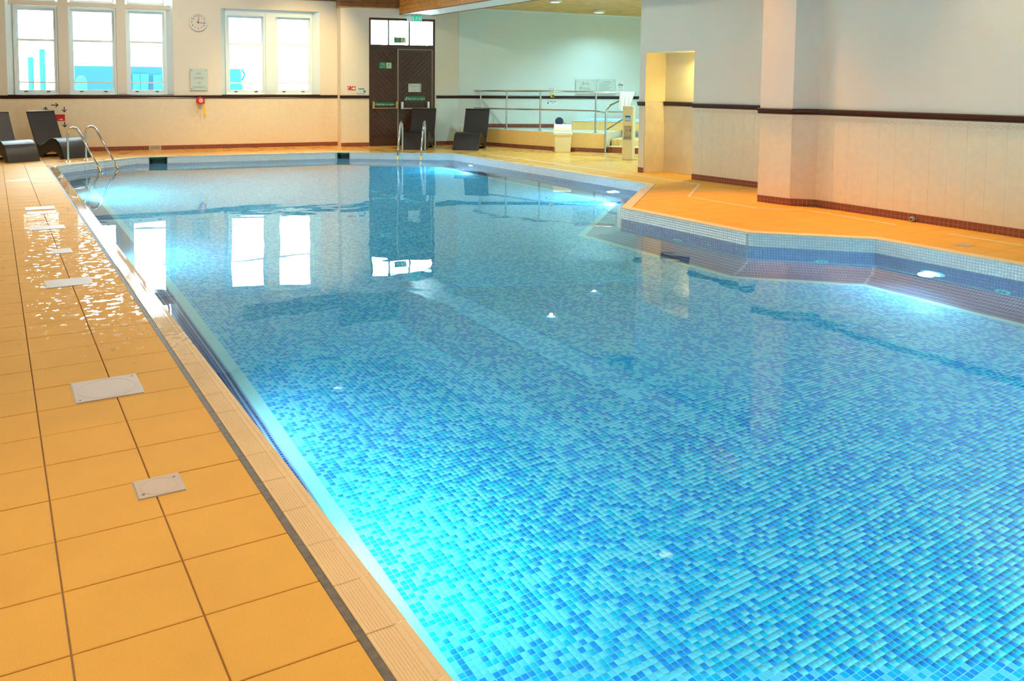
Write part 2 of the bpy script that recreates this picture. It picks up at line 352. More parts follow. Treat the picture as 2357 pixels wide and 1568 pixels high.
REG_L = [(-2.6, -3), (0.856, -3), (0.856, 20.0), (-2.6, 20.42)]
FLOOR_OUT = [(-2.9, -3.3), (17.7, -3.3), (17.7, 20.7), (-2.9, 20.7)]
# ------------------------------------------------------------------ floor: grout bed + tiles
ring = inset(-0.02)
vs = [Vector((x, y, 0)) for x, y in FLOOR_OUT]; hs = [Vector((x, y, 0)) for x, y in ring]
tri = tessellate_polygon([vs, hs]); mb = MB(); mb.add([(v.x, v.y, -0.010) for v in vs+hs], tri)
floor = struct('floor', mb, DECKGROUT, 'orange tan tiled pool deck around the water', 'floor')
def clip_cell(poly, x0, x1, y0, y1):
    def cut(p, f, inter):
        out = []
        for i in range(len(p)):
            a, b = p[i-1], p[i]; fa, fb = f(a), f(b)
            if fb >= 0:
                if fa < 0: out.append(inter(a, b, fa, fb))
                out.append(b)
            elif fa >= 0: out.append(inter(a, b, fa, fb))
        return out
    it = lambda a, b, fa, fb: (a[0]+(b[0]-a[0])*fa/(fa-fb), a[1]+(b[1]-a[1])*fa/(fa-fb))
    for f in (lambda p: p[0]-x0, lambda p: x1-p[0], lambda p: p[1]-y0, lambda p: y1-p[1]):
        poly = cut(poly, f, it)
        if len(poly) < 3: return []
    q = []
    for p in poly:
        if not q or math.dist(p, q[-1]) > 1e-4: q.append(p)
    if len(q) > 2 and math.dist(q[0], q[-1]) < 1e-4: q.pop()
    k = 0                                       # drop zero width spikes left by the clipping
    while len(q) > 2 and k < len(q):
        a, b, c = q[k-1], q[k], q[(k+1) % len(q)]
        u, v = (a[0]-b[0], a[1]-b[1]), (c[0]-b[0], c[1]-b[1]); lu, lv = math.hypot(*u), math.hypot(*v)
        if lu < 1e-4 or lv < 1e-4 or (abs(u[0]*v[1]-u[1]*v[0]) < 2e-3*lu*lv and u[0]*v[0]+u[1]*v[1] > 0): q.pop(k); k = max(0, k-2)
        else: k += 1
    return q if len(q) > 2 else []
def area2(p): return sum(p[i-1][0]*p[i][1]-p[i][0]*p[i-1][1] for i in range(len(p)))/2
TX, TY, TX0, TY0, G = 0.355, 0.3135, 0.145, 2.975, 0.0026
tiles = []
for reg, dm in ((REG_L, DECK), (REG_R, DECK_R)):
    reg = reg if area2(reg) > 0 else reg[::-1]
    for i in range(-8, 50):
        for j in range(-20, 60):
            x0 = TX0+i*TX+G; x1 = x0+TX-2*G; y0 = TY0+j*TY+G; y1 = y0+TY-2*G
            p = clip_cell(reg, x0, x1, y0, y1)
            if not p or abs(area2(p)) < 3e-4: continue
            sc = [proj((a, b, 0)) for a, b in p]
            vis = 0
            if all(q is not None for q in sc):
                inn = [q for q in sc if -60 < q[0] < 2420 and -20 < q[1] < 1640]
                vis = abs(area2(sc)) if inn else 0
                if reg is not None and dm is DECK_R and p[0][1] > 11 and p[0][0] > 11.3: vis *= 0.05
            tiles.append((vis, p, dm, abs(area2(p)-(x1-x0)*(y1-y0)) < 1e-6, (x0, y0)))
tiles.sort(key=lambda t: -t[0])
whole = {}
def whole_tile(dm):
    if dm not in whole:
        w, h, c = TX-2*G, TY-2*G, 0.0018
        b = MB(); b.add([(0, 0, -.010), (w, 0, -.010), (w, h, -.010), (0, h, -.010), (0, 0, -c), (w, 0, -c), (w, h, -c), (0, h, -c), (c, c, 0), (w-c, c, 0), (w-c, h-c, 0), (c, h-c, 0)],
              [(0, 1, 5, 4), (1, 2, 6, 5), (2, 3, 7, 6), (3, 0, 4, 7), (4, 5, 9, 8), (5, 6, 10, 9), (6, 7, 11, 10), (7, 4, 8, 11), (8, 9, 10, 11)])
        whole[dm] = b.mesh('tile', dm)
    return whole[dm]
rest = {DECK: MB(), DECK_R: MB()}
for k, (vis, p, dm, full, o) in enumerate(tiles):
    dz = random.uniform(-0.0006, 0.0006)
    if k < 300 and vis > 0:
        if full: put('tile', whole_tile(dm), floor, T(o[0], o[1], dz))
        else: MB().prism(p, -0.010, dz).build('tile', dm, floor)
    else: rest[dm].prism(p, -0.010, dz)
for dm in rest: tag(rest[dm].build('distant_tiles', dm, floor), kind='stuff')
MB().box(0.855, 0.882, -1.2, 16.6, -0.012, -0.004).build('gutter', GUTTER, floor)
# ------------------------------------------------------------------ pool basin
def quadmesh(name, V, mtl):
    """V: (n,8,3) boxes without a bottom: 0-3 lower ring, 4-7 upper ring"""
    n = len(V); me = bpy.data.meshes.new(name)
    F = np.array([[4, 5, 6, 7], [0, 1, 5, 4], [1, 2, 6, 5], [2, 3, 7, 6], [3, 0, 4, 7]])
    idx = (F[None]+np.arange(n)[:, None, None]*8).reshape(-1)
    me.vertices.add(n*8); me.vertices.foreach_set('co', V.astype(np.float32).reshape(-1))
    me.loops.add(len(idx)); me.loops.foreach_set('vertex_index', idx.astype(np.int32))
    me.polygons.add(n*5); me.polygons.foreach_set('loop_start', np.arange(n*5, dtype=np.int32)*4)
    me.update(calc_edges=True); me.validate(); me.materials.append(mtl); return me
def boxes_on(P, Uv, Vv, Nv, su, sv, h, c=0.0012):
    """P centre (n,3), unit vectors along u, v and outwards normal"""
    out = np.empty((len(P), 8, 3))
    for k, (a, b) in enumerate(((-1, -1), (1, -1), (1, 1), (-1, 1))):
        out[:, k] = P+Uv*(a*su)+Vv*(b*sv); out[:, 4+k] = P+Uv*(a*(su-c))+Vv*(b*(sv-c))+Nv*h
    return out
arc = [(COVE*(1-math.cos(t)), WL-0.58-COVE*math.sin(t)) for t in np.linspace(0, math.pi/2, 9)]
prof = [(0.0, -0.20)]+arc
basin = thing('pool_basin', 'mosaic lined swimming pool basin with a coved foot to its walls', 'pool'); basin['kind'] = 'structure'
def ringmesh(levels):
    b = MB(); rs = [[(x, y, z) for x, y in inset(d)] for d, z in levels]
    b.add([v for r in rs for v in r], [(k*NP+i, k*NP+(i+1) % NP, (k+1)*NP+(i+1) % NP, (k+1)*NP+i) for k in range(len(rs)-1) for i in range(NP)]); return b
ringmesh(prof).build('lower_wall', NAVYGROUT, basin, None, True)
ringmesh([(COVE, FLOORZ), (0.50, FLOORZ)]).build('border_strip', STRIPTILE, basin)
fp = inset(0.50); vs = [Vector((x, y, FLOORZ)) for x, y in fp]
b = MB(); b.add(vs, tessellate_polygon([vs])); b.build('floor_bed', MOSAICBED, basin)
SK = {}
for i, pl, pr in ((6, 343, 385), (5, 769, 804)):
    fr, L = segframe(i); SK[i] = (max(0.02, fr.at(pl, 368)[0]), fr.at(pr, 366)[0])
upper = MB()
for i in range(NP):
    fr, L = segframe(i); cuts = [(0, L)]
    if i in SK: cuts = [(0, SK[i][0]), (SK[i][1], L)]
    for a, c in cuts:
        q = [fr.m @ Vector((u, 0, z)) for u, z in ((a, -0.2), (c, -0.2), (c, 0), (a, 0))]; upper.add(q, [(0, 1, 2, 3)])
upper.build('upper_wall', WHITEGROUT, basin)
MT = 0.027
def wall_tiles_grid(i, rows, mtl, name, u_range=None, gaps=()):
    """small mosaic tiles over one wall segment: rows = list of (inset, z, dinset, dz) tile centres with the direction down the profile"""
    fr, L = segframe(i); ins = inset(COVE); a = np.array(POOL[(i+1) % NP]); 
    ua = float((np.array(ins[(i+1) % NP])-a)@fr.d); ub = float((np.array(ins[i])-a)@fr.d)
    d3 = np.array([fr.d[0], fr.d[1], 0]); n3 = np.array([fr.n[0], fr.n[1], 0]); Ps = []; Vs = []
    for dn, z, ddn, ddz in rows:
        lo = ua*dn/COVE; hi = L+(ub-L)*dn/COVE
        if u_range: lo, hi = max(lo, u_range[0]), min(hi, u_range[1])
        us = np.arange(math.ceil(lo/MT), math.floor(hi/MT))*MT+MT/2
        for g0, g1 in gaps: us = us[(us < g0-0.012) | (us > g1+0.012)]
        if not len(us): continue
        Ps.append(np.array([fr.p[0], fr.p[1], 0])+us[:, None]*d3-dn*n3+np.array([0, 0, z])); Vs.append(np.repeat((-n3*ddn+np.array([0, 0, ddz]))[None], len(us), 0))
    Pa = np.concatenate(Ps); Va = np.concatenate(Vs); Ua = np.repeat(d3[None], len(Pa), 0); Na = np.cross(Va, Ua)
    s = np.sign((Na*(-n3+np.array([0, 0, .3]))).sum(1)); Na *= s[:, None]
    o = put(name, quadmesh(name, boxes_on(Pa, Ua, Va, Na, MT/2-.0014, MT/2-.0014, 0.002), mtl), basin); tag(o, kind='stuff')
wrows = [(0, -0.012-MT*(k+.5), 0, -1) for k in range(5)]
for i in (1, 2, 4, 5, 6, 7): wall_tiles_grid(i, wrows, POOLWHITE, 'white_wall_tiles', gaps=[SK[i]] if i in SK else ())
FRJ, LJ = segframe(0); wall_tiles_grid(0, wrows, POOLWHITE, 'white_wall_tiles', (0, 2.6))
nrows = [(0, -0.012-MT*(k+.5), 0, -1) for k in range(5, 26)]
for k in range(24):
    t = (k+.5)*MT/COVE
    if t < math.pi/2: nrows.append((COVE*(1-math.cos(t)), WL-0.58-COVE*math.sin(t), math.sin(t), -math.cos(t)))
for i in (1, 2): wall_tiles_grid(i, nrows, NAVYTILE, 'navy_wall_tiles')
wall_tiles_grid(0, nrows, NAVYTILE, 'navy_wall_tiles', (0, 3.0))
wall_tiles_grid(4, nrows, NAVYTILE, 'navy_wall_tiles')
for i in (5, 6, 7): wall_tiles_grid(i, nrows[:24], NAVYTILE, 'navy_wall_tiles', gaps=[SK[i]] if i in SK else ())
FRL, LL = segframe(8)
def u_left(y): return float((np.array([1.0, y])-FRL.p)@FRL.d)
wall_tiles_grid(8, nrows[14:], NAVYTILE, 'navy_wall_tiles', (u_left(2.2), u_left(8.5)) if u_left(2.2) < u_left(8.5) else (u_left(8.5), u_left(2.2)))
# floor mosaic: single pieces where they are large, joined geometry further on, printed bed beyond
fpoly = np.array(fp)
xs = np.arange(0, 200)*PITCH+MX+PITCH/2; ys = np.arange(40, 260)*PITCH+MY+PITCH/2
XX, YY = np.meshgrid(xs, ys); pts = np.stack([XX.ravel(), YY.ravel()], 1)
def inside(p, poly, margin):
    r = np.zeros(len(p), bool)
    for k in range(len(poly)):
        a, c = poly[k-1], poly[k]
        with np.errstate(divide='ignore', invalid='ignore'):
            r ^= ((a[1] > p[:, 1]) != (c[1] > p[:, 1])) & (p[:, 0] < (c[0]-a[0])*(p[:, 1]-a[1])/(c[1]-a[1])+a[0])
    return r
ok = inside(pts, np.array(inset(0.515)), 0); pts = pts[ok]
ap = np.array([proj((x, y, WL-0.70)) or (-9e3, -9e3) for x, y in pts])
infr = (ap[:, 0] > -100) & (ap[:, 0] < 2460) & (ap[:, 1] > 500) & (ap[:, 1] < 1640); pts, ap = pts[infr], ap[infr]
dist = np.hypot(pts[:, 0], pts[:, 1]); key = np.where((ap[:, 0] > 1040) & (ap[:, 0] < 2345) & (ap[:, 1] < 1560) & (ap[:, 1] > 0), dist, 1e3)
order = np.argsort(key); near, far_ = order[:300], order[300:]
one = quadmesh('mosaic_tile', boxes_on(np.zeros((1, 3)), np.array([[1., 0, 0]]), np.array([[0, 1., 0]]), np.array([[0, 0, 1.]]), PITCH/2-.0016, PITCH/2-.0016, 0.0010), MOSAIC)
for k in near: put('mosaic_tile', one, basin, T(pts[k, 0], pts[k, 1], FLOORZ))
Pf = np.column_stack([pts[far_], np.full(len(far_), FLOORZ)]); nn = len(Pf)
tag(put('mosaic_field', quadmesh('mosaic_field', boxes_on(Pf, np.tile([1., 0, 0], (nn, 1)), np.tile([0, 1., 0], (nn, 1)), np.tile([0, 0, 1.], (nn, 1)), PITCH/2-.0016, PITCH/2-.0016, 0.0010), MOSAIC), basin), kind='stuff')
# coping
w = MB(); cp = [(0.0, -0.010), (0.0, -0.002)]
for k in range(8): cp += [(0.004+k*0.010, 0.0), (0.010+k*0.010, 0.0), (0.0115+k*0.010, -0.002), (0.0130+k*0.010, -0.002)]
cp += [(0.086, 0.001), (0.104, 0.001), (0.108, 0.0035), (0.122, 0.004), (0.127, 0.001), (0.128, -0.010)]
w.prism([(x, z) for x, z in reversed(cp)], 0.0015, 0.251, 'y'); ribbed = w.mesh('coping_tile', COPING)
y = 2.0475-0.2525*6
while y < 16.4:
    put('coping_tile', ribbed, basin, T(0.882, y, random.uniform(-0.0005, 0.0005))); y += 0.2525
inn, outr = inset(0.008), inset(-0.120)
for i in (0, 1, 2, 3, 4, 5, 6, 7):
    a, c = np.array(inn[i]), np.array(inn[(i+1) % NP]); oa, oc = np.array(outr[i]), np.array(outr[(i+1) % NP]); L = np.linalg.norm(c-a); n = max(1, round(L/0.2525)); e = 0.002/L
    for k in range(n):
        t0, t1 = k/n+e, (k+1)/n-e
        if i == 0 and (a+(c-a)*t1)[1] < 2.2: continue
        q = [a+(c-a)*t0, oa+(oc-oa)*t0, oa+(oc-oa)*t1, a+(c-a)*t1]
        q = [tuple(p) for p in q]; q = q if area2(q) > 0 else q[::-1]
        MB().prism(q, -0.011, 0.002).build('coping_tile', COPING_R, basin)
# skimmer mouths
for i, lb in zip((6, 5), ('white framed skimmer mouth in the far pool wall near the corner ladder', 'dark skimmer mouth in the far pool wall below the doorside pier')):
    u0, u1 = SK[i]; r = thing('skimmer', lb, 'skimmer', segframe(i)[0].M(u0, 0), 'skimmer mouths in the far pool wall'); wd = u1-u0
    MB().box(0, wd, 0.0, 0.30, -0.012, -0.004).box(0, wd, 0, 0.30, -0.2, -0.19).box(0, wd, 0.29, 0.30, -0.2, -0.004).box(0, 0.012, 0, 0.3, -0.2, -0.004).box(wd-0.012, wd, 0, 0.3, -0.2, -0.004).build('mouth_box', GREENDARK, r)
    MB().box(0.07, wd-0.07, 0.10, 0.115, -0.185, -0.06).build('weir_flap', BLACK, r)
    MB().box(0.02, wd-0.03, 0.09, 0.12, -0.058, -0.02).build('flap_rail', GREEN, r)
# water
vs = [Vector((x, y, WL)) for x, y in POOL]; b = MB(); b.add(vs, tessellate_polygon([vs]))
water = struct('water', b, WATER, 'clear still blue water filling the swimming pool', 'water')
if water.data.polygons[0].normal.z < 0: water.data.flip_normals()
# underwater lamps, with added fill at the near end, and vents
def pool_lamp(i, u, z, label, power=1.0, color=POOL_LIGHT, cone=155, drop=0.25, blend=0.7, off=0.0):
    fr, L = segframe(i); r = thing('pool_lamp', label, 'lamp', fr.M(u, z, off), 'round underwater lamps in the pool walls')
    MB().lathe([(0.115, 0.0), (0.115, -0.018), (0.100, -0.026), (0.082, -0.026), (0.082, -0.010), (0.0001, -0.010)], axis='y').build('rim', LENSRIM, r, None, True)
    MB().lathe([(0.080, -0.012), (0.074, -0.022), (0.045, -0.030), (0.0001, -0.032)], axis='y').build('lens', LENS, r, None, True)
    p = fr.M(u, z, off-0.115).translation; q = fr.M(u, z-drop, -1.0).translation
    lamp_light('pool_light', 'SPOT', p, q, P_POOL*power, color, 0.07, r, math.radians(cone), blend)
def u_on(i, x, y): fr, L = segframe(i); return float((np.array([x, y])-fr.p)@fr.d)
pool_lamp(0, u_on(0, 7.82, 4.55), WL-0.40, 'bright round underwater lamp in the pool wall nearest the camera', 0.55)
pool_lamp(4, u_on(4, 8.94, 10.41), WL-0.40, 'bright round underwater lamp just behind the jutting deck corner', 1.8)
pool_lamp(4, u_on(4, 8.93, 15.05), WL-0.40, 'bright round underwater lamp in front of the far wicker lounger', 2.4)
for yy, lb, pw in ((4.6, 'hidden underwater lamp in the left wall between the near cover plates', 0.45), (9.3, 'hidden underwater lamp in the middle of the left wall', 1.0), (14.2, 'hidden underwater lamp in the left wall by the corner ladder', 2.6)):
    pool_lamp(8, u_on(8, 1.0, yy), WL-0.42, lb, pw, (0.22, 1.0, 0.95) if pw > 2 else POOL_LIGHT)
pool_lamp(8, u_on(8, 1.0, 3.3), -0.84, 'hidden underwater lamp lighting the near left mosaic floor', 1.5, (0.16, 1.0, 0.95), 150, 0.20, 0.8, -0.05)
for xx, pw, lb in ((2.0, 5.0, 'added underwater fill lamp in the near end wall towards the left'), (4.4, 8.0, 'added underwater fill lamp in the middle of the near end wall'), (6.8, 8.0, 'added underwater fill lamp in the near end wall towards the right')):
    pool_lamp(9, u_on(9, xx, -1.2), WL-0.30, lb, pw, POOL_LIGHT, 150, 0.12, 0.6)  # unseen lamps added to brighten the near mosaic floor
pool_lamp(0, u_on(0, 7.82, 1.0), WL-0.40, 'added underwater fill lamp in the right wall near the end wall', 2.0)  # another unseen lamp added as fill for the pool floor
for i, px, py, lb in ((0, 2308, 672, 'small green wall inlet grille right of the nearest pool lamp'), (1, 1890, 603, 'small green wall inlet grille on the angled pool wall'), (2, 1560, 553, 'small green wall inlet grille below the orange deck corner')):
    fr, L = segframe(i)
    # refracted sight line
    d = ray(px, py); d = d/np.linalg.norm(d); p0 = np.array(fl(px, py, WL)); hd = math.hypot(d[0], d[1]); st = hd/1.33; ct = math.sqrt(1-st*st)
    dd = np.array([d[0]/hd*st, d[1]/hd*st, -ct]); t = (fr.n@(fr.p-p0[:2]))/(fr.n@dd[:2]); q = p0+dd*t
    r = thing('inlet_grille', lb, 'grille', fr.M(float((q[:2]-fr.p)@fr.d), max(q[2], -0.70)), 'inlet grilles in the pool walls')
    MB().lathe([(0.065, 0), (0.065, -0.008), (0.050, -0.012), (0.048, -0.004), (0.0001, -0.004)], axis='y').build('rim', mat('inlet_rim', (0.15, 0.55, 0.48), 0.4), r, None, True)
    for k in range(4):
        a = k*math.pi/2+0.6; MB().lathe([(0.014, -0.004), (0.014, -0.010), (0.0001, -0.010)], (0.026*math.cos(a), 0, 0.026*math.sin(a)), 'y', 12).build('hole', BLACK, r)
# ------------------------------------------------------------------ walls
_tm = {}
def wtile(w, h, mtl):
    k = (round(w, 4), round(h, 4), mtl.name)
    if k not in _tm: _tm[k] = MB().add([(0, 0, 0), (w, 0, 0), (w, 0, h), (0, 0, h), (0, -.0014, 0), (w, -.0014, 0), (w, -.0014, h), (0, -.0014, h), (.001, -.0020, .001), (w-.001, -.0020, .001), (w-.001, -.0020, h-.001), (.001, -.0020, h-.001)],
        [(0, 1, 5, 4), (1, 2, 6, 5), (2, 3, 7, 6), (3, 0, 4, 7), (4, 5, 9, 8), (5, 6, 10, 9), (6, 7, 11, 10), (7, 4, 8, 11), (8, 9, 10, 11)]).mesh('tile', mtl)
    return _tm[k]
ROWS = [(0.098, 0.221), (0.221, 0.528), (0.528, 0.854), (0.854, 1.176)]
def dado_tiles(par, u0, u1, phase=0.0, pitch=0.2, rows=ROWS, mtl=WALLTILE, g=0.0009):
    e = [u0]; k = math.ceil((u0-phase)/pitch+0.05)
    while phase+k*pitch < u1-0.01: e.append(phase+k*pitch); k += 1
    e.append(u1)
    for a, b in zip(e, e[1:]):
        if b-a < 0.008: continue
        for z0, z1 in rows: put('tile', wtile(b-a-2*g, z1-z0-2*g, mtl), par, T(a+g, 0, z0+g))
def dado_border(par, u0, u1):
    b = MB()                                   # faint printed scroll along the top row of tiles
    k = 0; u = u0+0.03
    while u < u1-0.03:
        for j in range(5):
            a = j*1.256; r = 0.020; b.box(u+r*math.cos(a)-.006, u+r*math.cos(a)+.006, -0.0042, -0.0030, 1.125+r*math.sin(a)-.005, 1.125+r*math.sin(a)+.005)
        b.box(u+0.034, u+0.052, -0.0042, -0.0030, 1.120, 1.126).box(u+0.040, u+0.046, -0.0042, -0.0030, 1.134, 1.146); u += 0.082
    tag(b.build('printed_border', BORDER, par), kind='stuff')
RAILP = [(0, 1.176), (-.016, 1.176), (-.026, 1.186), (-.020, 1.198), (-.034, 1.214), (-.040, 1.236), (-.036, 1.248), (0, 1.250)]
def rail(name, fr, u0, u1, label):
    return struct(name, MB().prism(list(reversed(RAILP)), u0, u1, 'x'), DADO, label, 'trim', fr.m)
def skirt(name, fr, u0, u1, label, single=True, parent=None, z0=0.0):
    """two rows of brown mosaic"""
    r = thing(name, label, 'skirting', fr.m @ T(0, 0, z0)); r['kind'] = 'structure'
    MB().box(u0, u1, -0.004, 0.0, 0.0, 0.094).build('grout', BROWNGROUT, r)
    n = max(1, round((u1-u0)/0.0508)); p = (u1-u0)/n; st = MB()
    for k in range(n):
        for a, b in ((0.001, 0.040), (0.043, 0.091)):
            if single: put('tile', wtile(p-.0045, b-a, BROWNTILE), r, T(u0+k*p+.0022, -0.004, a))
            else: st.box(u0+k*p+.002, u0+(k+1)*p-.002, -0.009, -0.004, a, b)
    if not single: tag(st.build('mosaic', BROWNTILE, r), kind='stuff')
    return r
HC = 5.0
# back wall with two window openings
wu = [B1.at(px, 100)[0] for px in (15, 398.5)]; W1L, W1R = wu[0]-0.01, wu[1]
W2L, W2R = 2.585, 4.935; W2T = 3.28; SILL = 1.25; W1T = 3.92
D0_, D1_ = 0.75, 2.34
UE = 5.375
mb = MB()
for a, b, z0, z1 in ((-4.9, UE, 0, SILL), (-4.9, W1L, SILL, HC), (W1R, W2L, SILL, HC), (W2R, UE, SILL, HC), (W1L, W1R, W1T, HC), (W2L, W2R, W2T, HC)): mb.box(a, b, 0, 0.34, z0-0.05 if z0 == 0 else z0, z1)
wall_back = struct('wall_back', mb, PLASTER, 'cream plastered far wall with two white sash windows above a tiled dado', 'wall', B1.m)
dado_tiles(wall_back, -3.2, UE-0.002, -0.727-0.2*20)
rail('trim_1', B1, -4.9, UE, 'dark brown dado rail running under the windows of the far wall')
v = B1.at(343, 341)[0], B1.at(371, 341)[0]
skirt('baseboard_back', B1, -3.0, v[0], 'brown mosaic skirting behind the loungers and corner ladder', False)
skirt('baseboard_back.001', B1, v[1], UE, 'brown mosaic skirting right of the pale grille under the far wall', False)
g = thing('skirting_grille', 'small pale grille set into the brown mosaic skirting of the far wall', 'grille', B1.M(v[0], 0))
MB().box(0, v[1]-v[0], -0.012, 0, 0.0, 0.10).build('plate', mat('grille_beige', (0.55, 0.45, 0.32), 0.5), g)
for k in range(5): MB().box(0.03, v[1]-v[0]-0.03, -0.016, -0.012, 0.015+k*0.016, 0.023+k*0.016).build('slat', GREY, g)
# pier and door wall
D0, D1, DT = 0.700, 2.395, 3.145
mb = MB(); mb.box(0, D0, 0, 0.60, -0.05, HC).box(D1, 3.04, 0, 0.60, -0.05, HC).box(D0, D1, 0, 0.60, DT, HC)
wall_door = struct('wall_back.001', mb, PLASTER, 'cream pier and wall around the brown fire exit doors', 'wall', B2.m)
dado_tiles(wall_door, 0, D0); dado_tiles(wall_door, D1+0.04, 3.04, D1+0.04, mtl=WALLTILE_SPA)
rail('trim_2', B2, -0.03, D0-0.005, 'short dark dado rail on the pier left of the fire doors')
rail('trim_3', B2, D1+0.03, 3.04, 'short dark dado rail between the fire doors and the spa wall')
skirt('baseboard_pier', B2, 0, D0-0.005, 'brown mosaic skirting on the pier left of the fire doors', False)
skirt('baseboard_corner', B2, D1+0.03, 3.04, 'brown mosaic skirting between fire doors and spa platform', False)
REV = Frame((7.44-0.003, 18.753+0.45), (0.0, -1.0))
# spa wall
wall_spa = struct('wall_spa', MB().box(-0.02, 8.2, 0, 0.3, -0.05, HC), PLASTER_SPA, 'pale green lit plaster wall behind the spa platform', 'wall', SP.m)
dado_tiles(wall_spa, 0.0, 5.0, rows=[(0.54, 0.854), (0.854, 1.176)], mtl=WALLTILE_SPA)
rail('trim_4', SP, 0.0, 4.55, 'dark dado rail on the pale green wall behind the handrail')
# right hand side: recessed wall with alcove, pillar, long wall
AL, AR, AT = RX.at(1482, 330)[0], RX.at(1594, 330)[0], 2.10
mb = MB(); LX = 3.53
mb.box(0, AL, 0, 0.75, 0, HC).box(AR, LX, 0, 0.75, 0, HC).box(AL, AR, 0, 0.75, AT, HC).box(AL, AR, 0.49, 0.75, 0, AT)
wall_rx = struct('wall_right', mb, PLASTER, 'plastered wall with a lit alcove beside the spa area', 'wall', RX.m)
dado_tiles(wall_rx, 0.002, AL); dado_tiles(wall_rx, AR, LX, AR)
MB().box(AL+.004, AR-.004, 0.480, 0.489, 0.001, 1.176).box(AL+.001, AL+0.008, 0.01, 0.48, 0.001, 1.176).box(AR-.008, AR-.001, 0.01, 0.48, 0.001, 1.176).build('alcove_tiling', CRACKED, wall_rx)
MB().box(AL+.004, AR-.004, 0.484, 0.489, 1.25, AT-.001).box(AL+.001, AL+0.006, 0.0, 0.484, 1.25, AT-.001).box(AR-.006, AR-.001, 0.0, 0.484, 1.25, AT-.001).build('alcove_lining', ALCOVE, wall_rx)
rail('trim_5', RX, -0.02, AL+0.01, 'dark dado rail stub on the wall end left of the alcove')
rail('trim_6', RX, AR-0.01, LX, 'dark dado rail between the alcove and the pillar')
struct('trim_7', MB().prism(list(reversed(RAILP)), AL+0.01, AR-0.01, 'x'), DADO, 'dark dado rail across the back of the lit alcove', 'trim', RX.m @ T(0, 0.478, 0))
r0 = Frame(tuple((RX.m @ Vector((AL+.009, 0.47, 0)))[:2]), tuple((RX.m.to_3x3() @ Vector((0, -1, 0)))[:2]))
dado_border(wall_rx, AR, LX); dado_border(wall_rx, 0.0, AL)
skirt('baseboard_alcove', RX, 0.0, AL, 'brown mosaic skirting on the narrow wall end left of the alcove')
skirt('baseboard_recess', RX, AR, LX, 'brown mosaic skirting between the alcove and the pillar')
pm = [(8.915, 7.554), (8.983, 7.103), (9.2, 6.886), (10.9, 6.886), (10.9, 7.554)]
pillar = struct('wall_pillar', MB().prism(pm, 0, HC, 'z'), PLASTER, 'plastered pillar with one chamfered corner on the right deck', 'pillar')
LPF, LCH = float(np.hypot(.068, .451)), float(np.hypot(.217, .217))
for fr, L, nm, lb in ((PF, LPF, 'pillar', 'left face of the right pillar'), (CH, LCH, 'chamfer', 'chamfered corner of the right pillar')):
    c = tag(put('tiled_face', None, pillar, fr.m)); 
    bpy.data.objects.remove(c)
    m = struct('wall_'+nm+'_dado', MB().box(0.0, L, -0.0015, 0.0, 0.10, 1.176), WALLGROUT, 'cream tiled dado on the '+lb, 'wall', fr.m)
    dado_tiles(m, 0.0, L, 0.06); dado_border(m, 0, L)
    skirt('baseboard_'+nm, fr, 0, L, 'brown mosaic skirting at the '+lb)
rail('trim_8', PF, -0.02, LPF+0.012, 'dark dado rail on the left face of the right pillar')
rail('trim_9', CH, -0.006, LCH-0.012, 'dark dado rail on the chamfered corner of the right pillar')
wall_right = struct('wall_right.001', MB().box(0.0, 9.9, 0, 0.3, 0, HC), PLASTER, 'long plastered right wall above a cream tiled dado', 'wall', RW.m)
dado_tiles(wall_right, 0.0, 3.4, 0.03); dado_border(wall_right, 0.0, 3.4)
rail('trim_10', RW, 0.0, 9.9, 'dark dado rail along the long right wall')
skirt('baseboard_right', RW, 0.0, 3.35, 'brown mosaic skirting along the long right wall')
# unseen closing walls, ceiling
struct('wall_left', MB().box(-2.9, -2.6, -3.3, 20.7, 0, HC), PLASTER, 'plain plastered wall along the left side of the pool hall', 'wall')
struct('wall_front', MB().box(-2.9, 9.5, -3.3, -3.0, 0, HC), PLASTER, 'plain plastered wall behind the camera', 'wall')
mb = MB().prism([(10.0, 11.08), (10.75, 7.2), (10.9, 7.2), (17.7, 7.2), (17.7, 11.08)], 0, HC, 'z') if False else MB().box(10.76, 17.4, 10.78, 11.08, 0, HC)
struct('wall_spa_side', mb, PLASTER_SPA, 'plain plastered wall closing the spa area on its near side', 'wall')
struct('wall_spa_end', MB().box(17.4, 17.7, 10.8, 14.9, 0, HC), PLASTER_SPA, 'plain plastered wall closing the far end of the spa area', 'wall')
ceiling = struct('ceiling', MB().box(-2.9, 18, -3.3, 21.5, HC, HC+0.15), PINE_D, 'dark timber boarded hall ceiling', 'ceiling')
# ------------------------------------------------------------------ timber bulkhead, beam, spa ceiling
fas = thing('timber_fascia', 'dark boarded timber fascia over the pier and fire doors', 'fascia', B2.m); fas['kind'] = 'structure'
for k in range(8):
    MB().box(-0.028, 1.475, -0.025, -0.002, 3.395+k*0.10, 3.492+k*0.10, 0.004).build('plank', PINE_D, fas)
MB().box(-0.034, 1.475, -0.034, -0.002, 3.372, 3.394).box(-0.036, -0.003, -0.03, 0.42, 3.372, 3.394).build('edge_bead', PINE, fas)
for k in range(8): MB().box(-0.028, -0.003, -0.002, 0.42, 3.395+k*0.10, 3.492+k*0.10).build('plank', PINE_D, fas)
cor = thing('timber_cornice', 'dark timber cornice boards at the top of the far wall', 'cornice', B1.m); cor['kind'] = 'structure'
for k in range(4): MB().box(3.0, UE-0.03, -0.025, 0.0, 3.548+k*0.10, 3.645+k*0.10).build('plank', PINE_D, cor)
BX0, BX1, BZ = 8.885, 9.70, 3.237
yb = 18.753-0.183*(BX0-7.44)
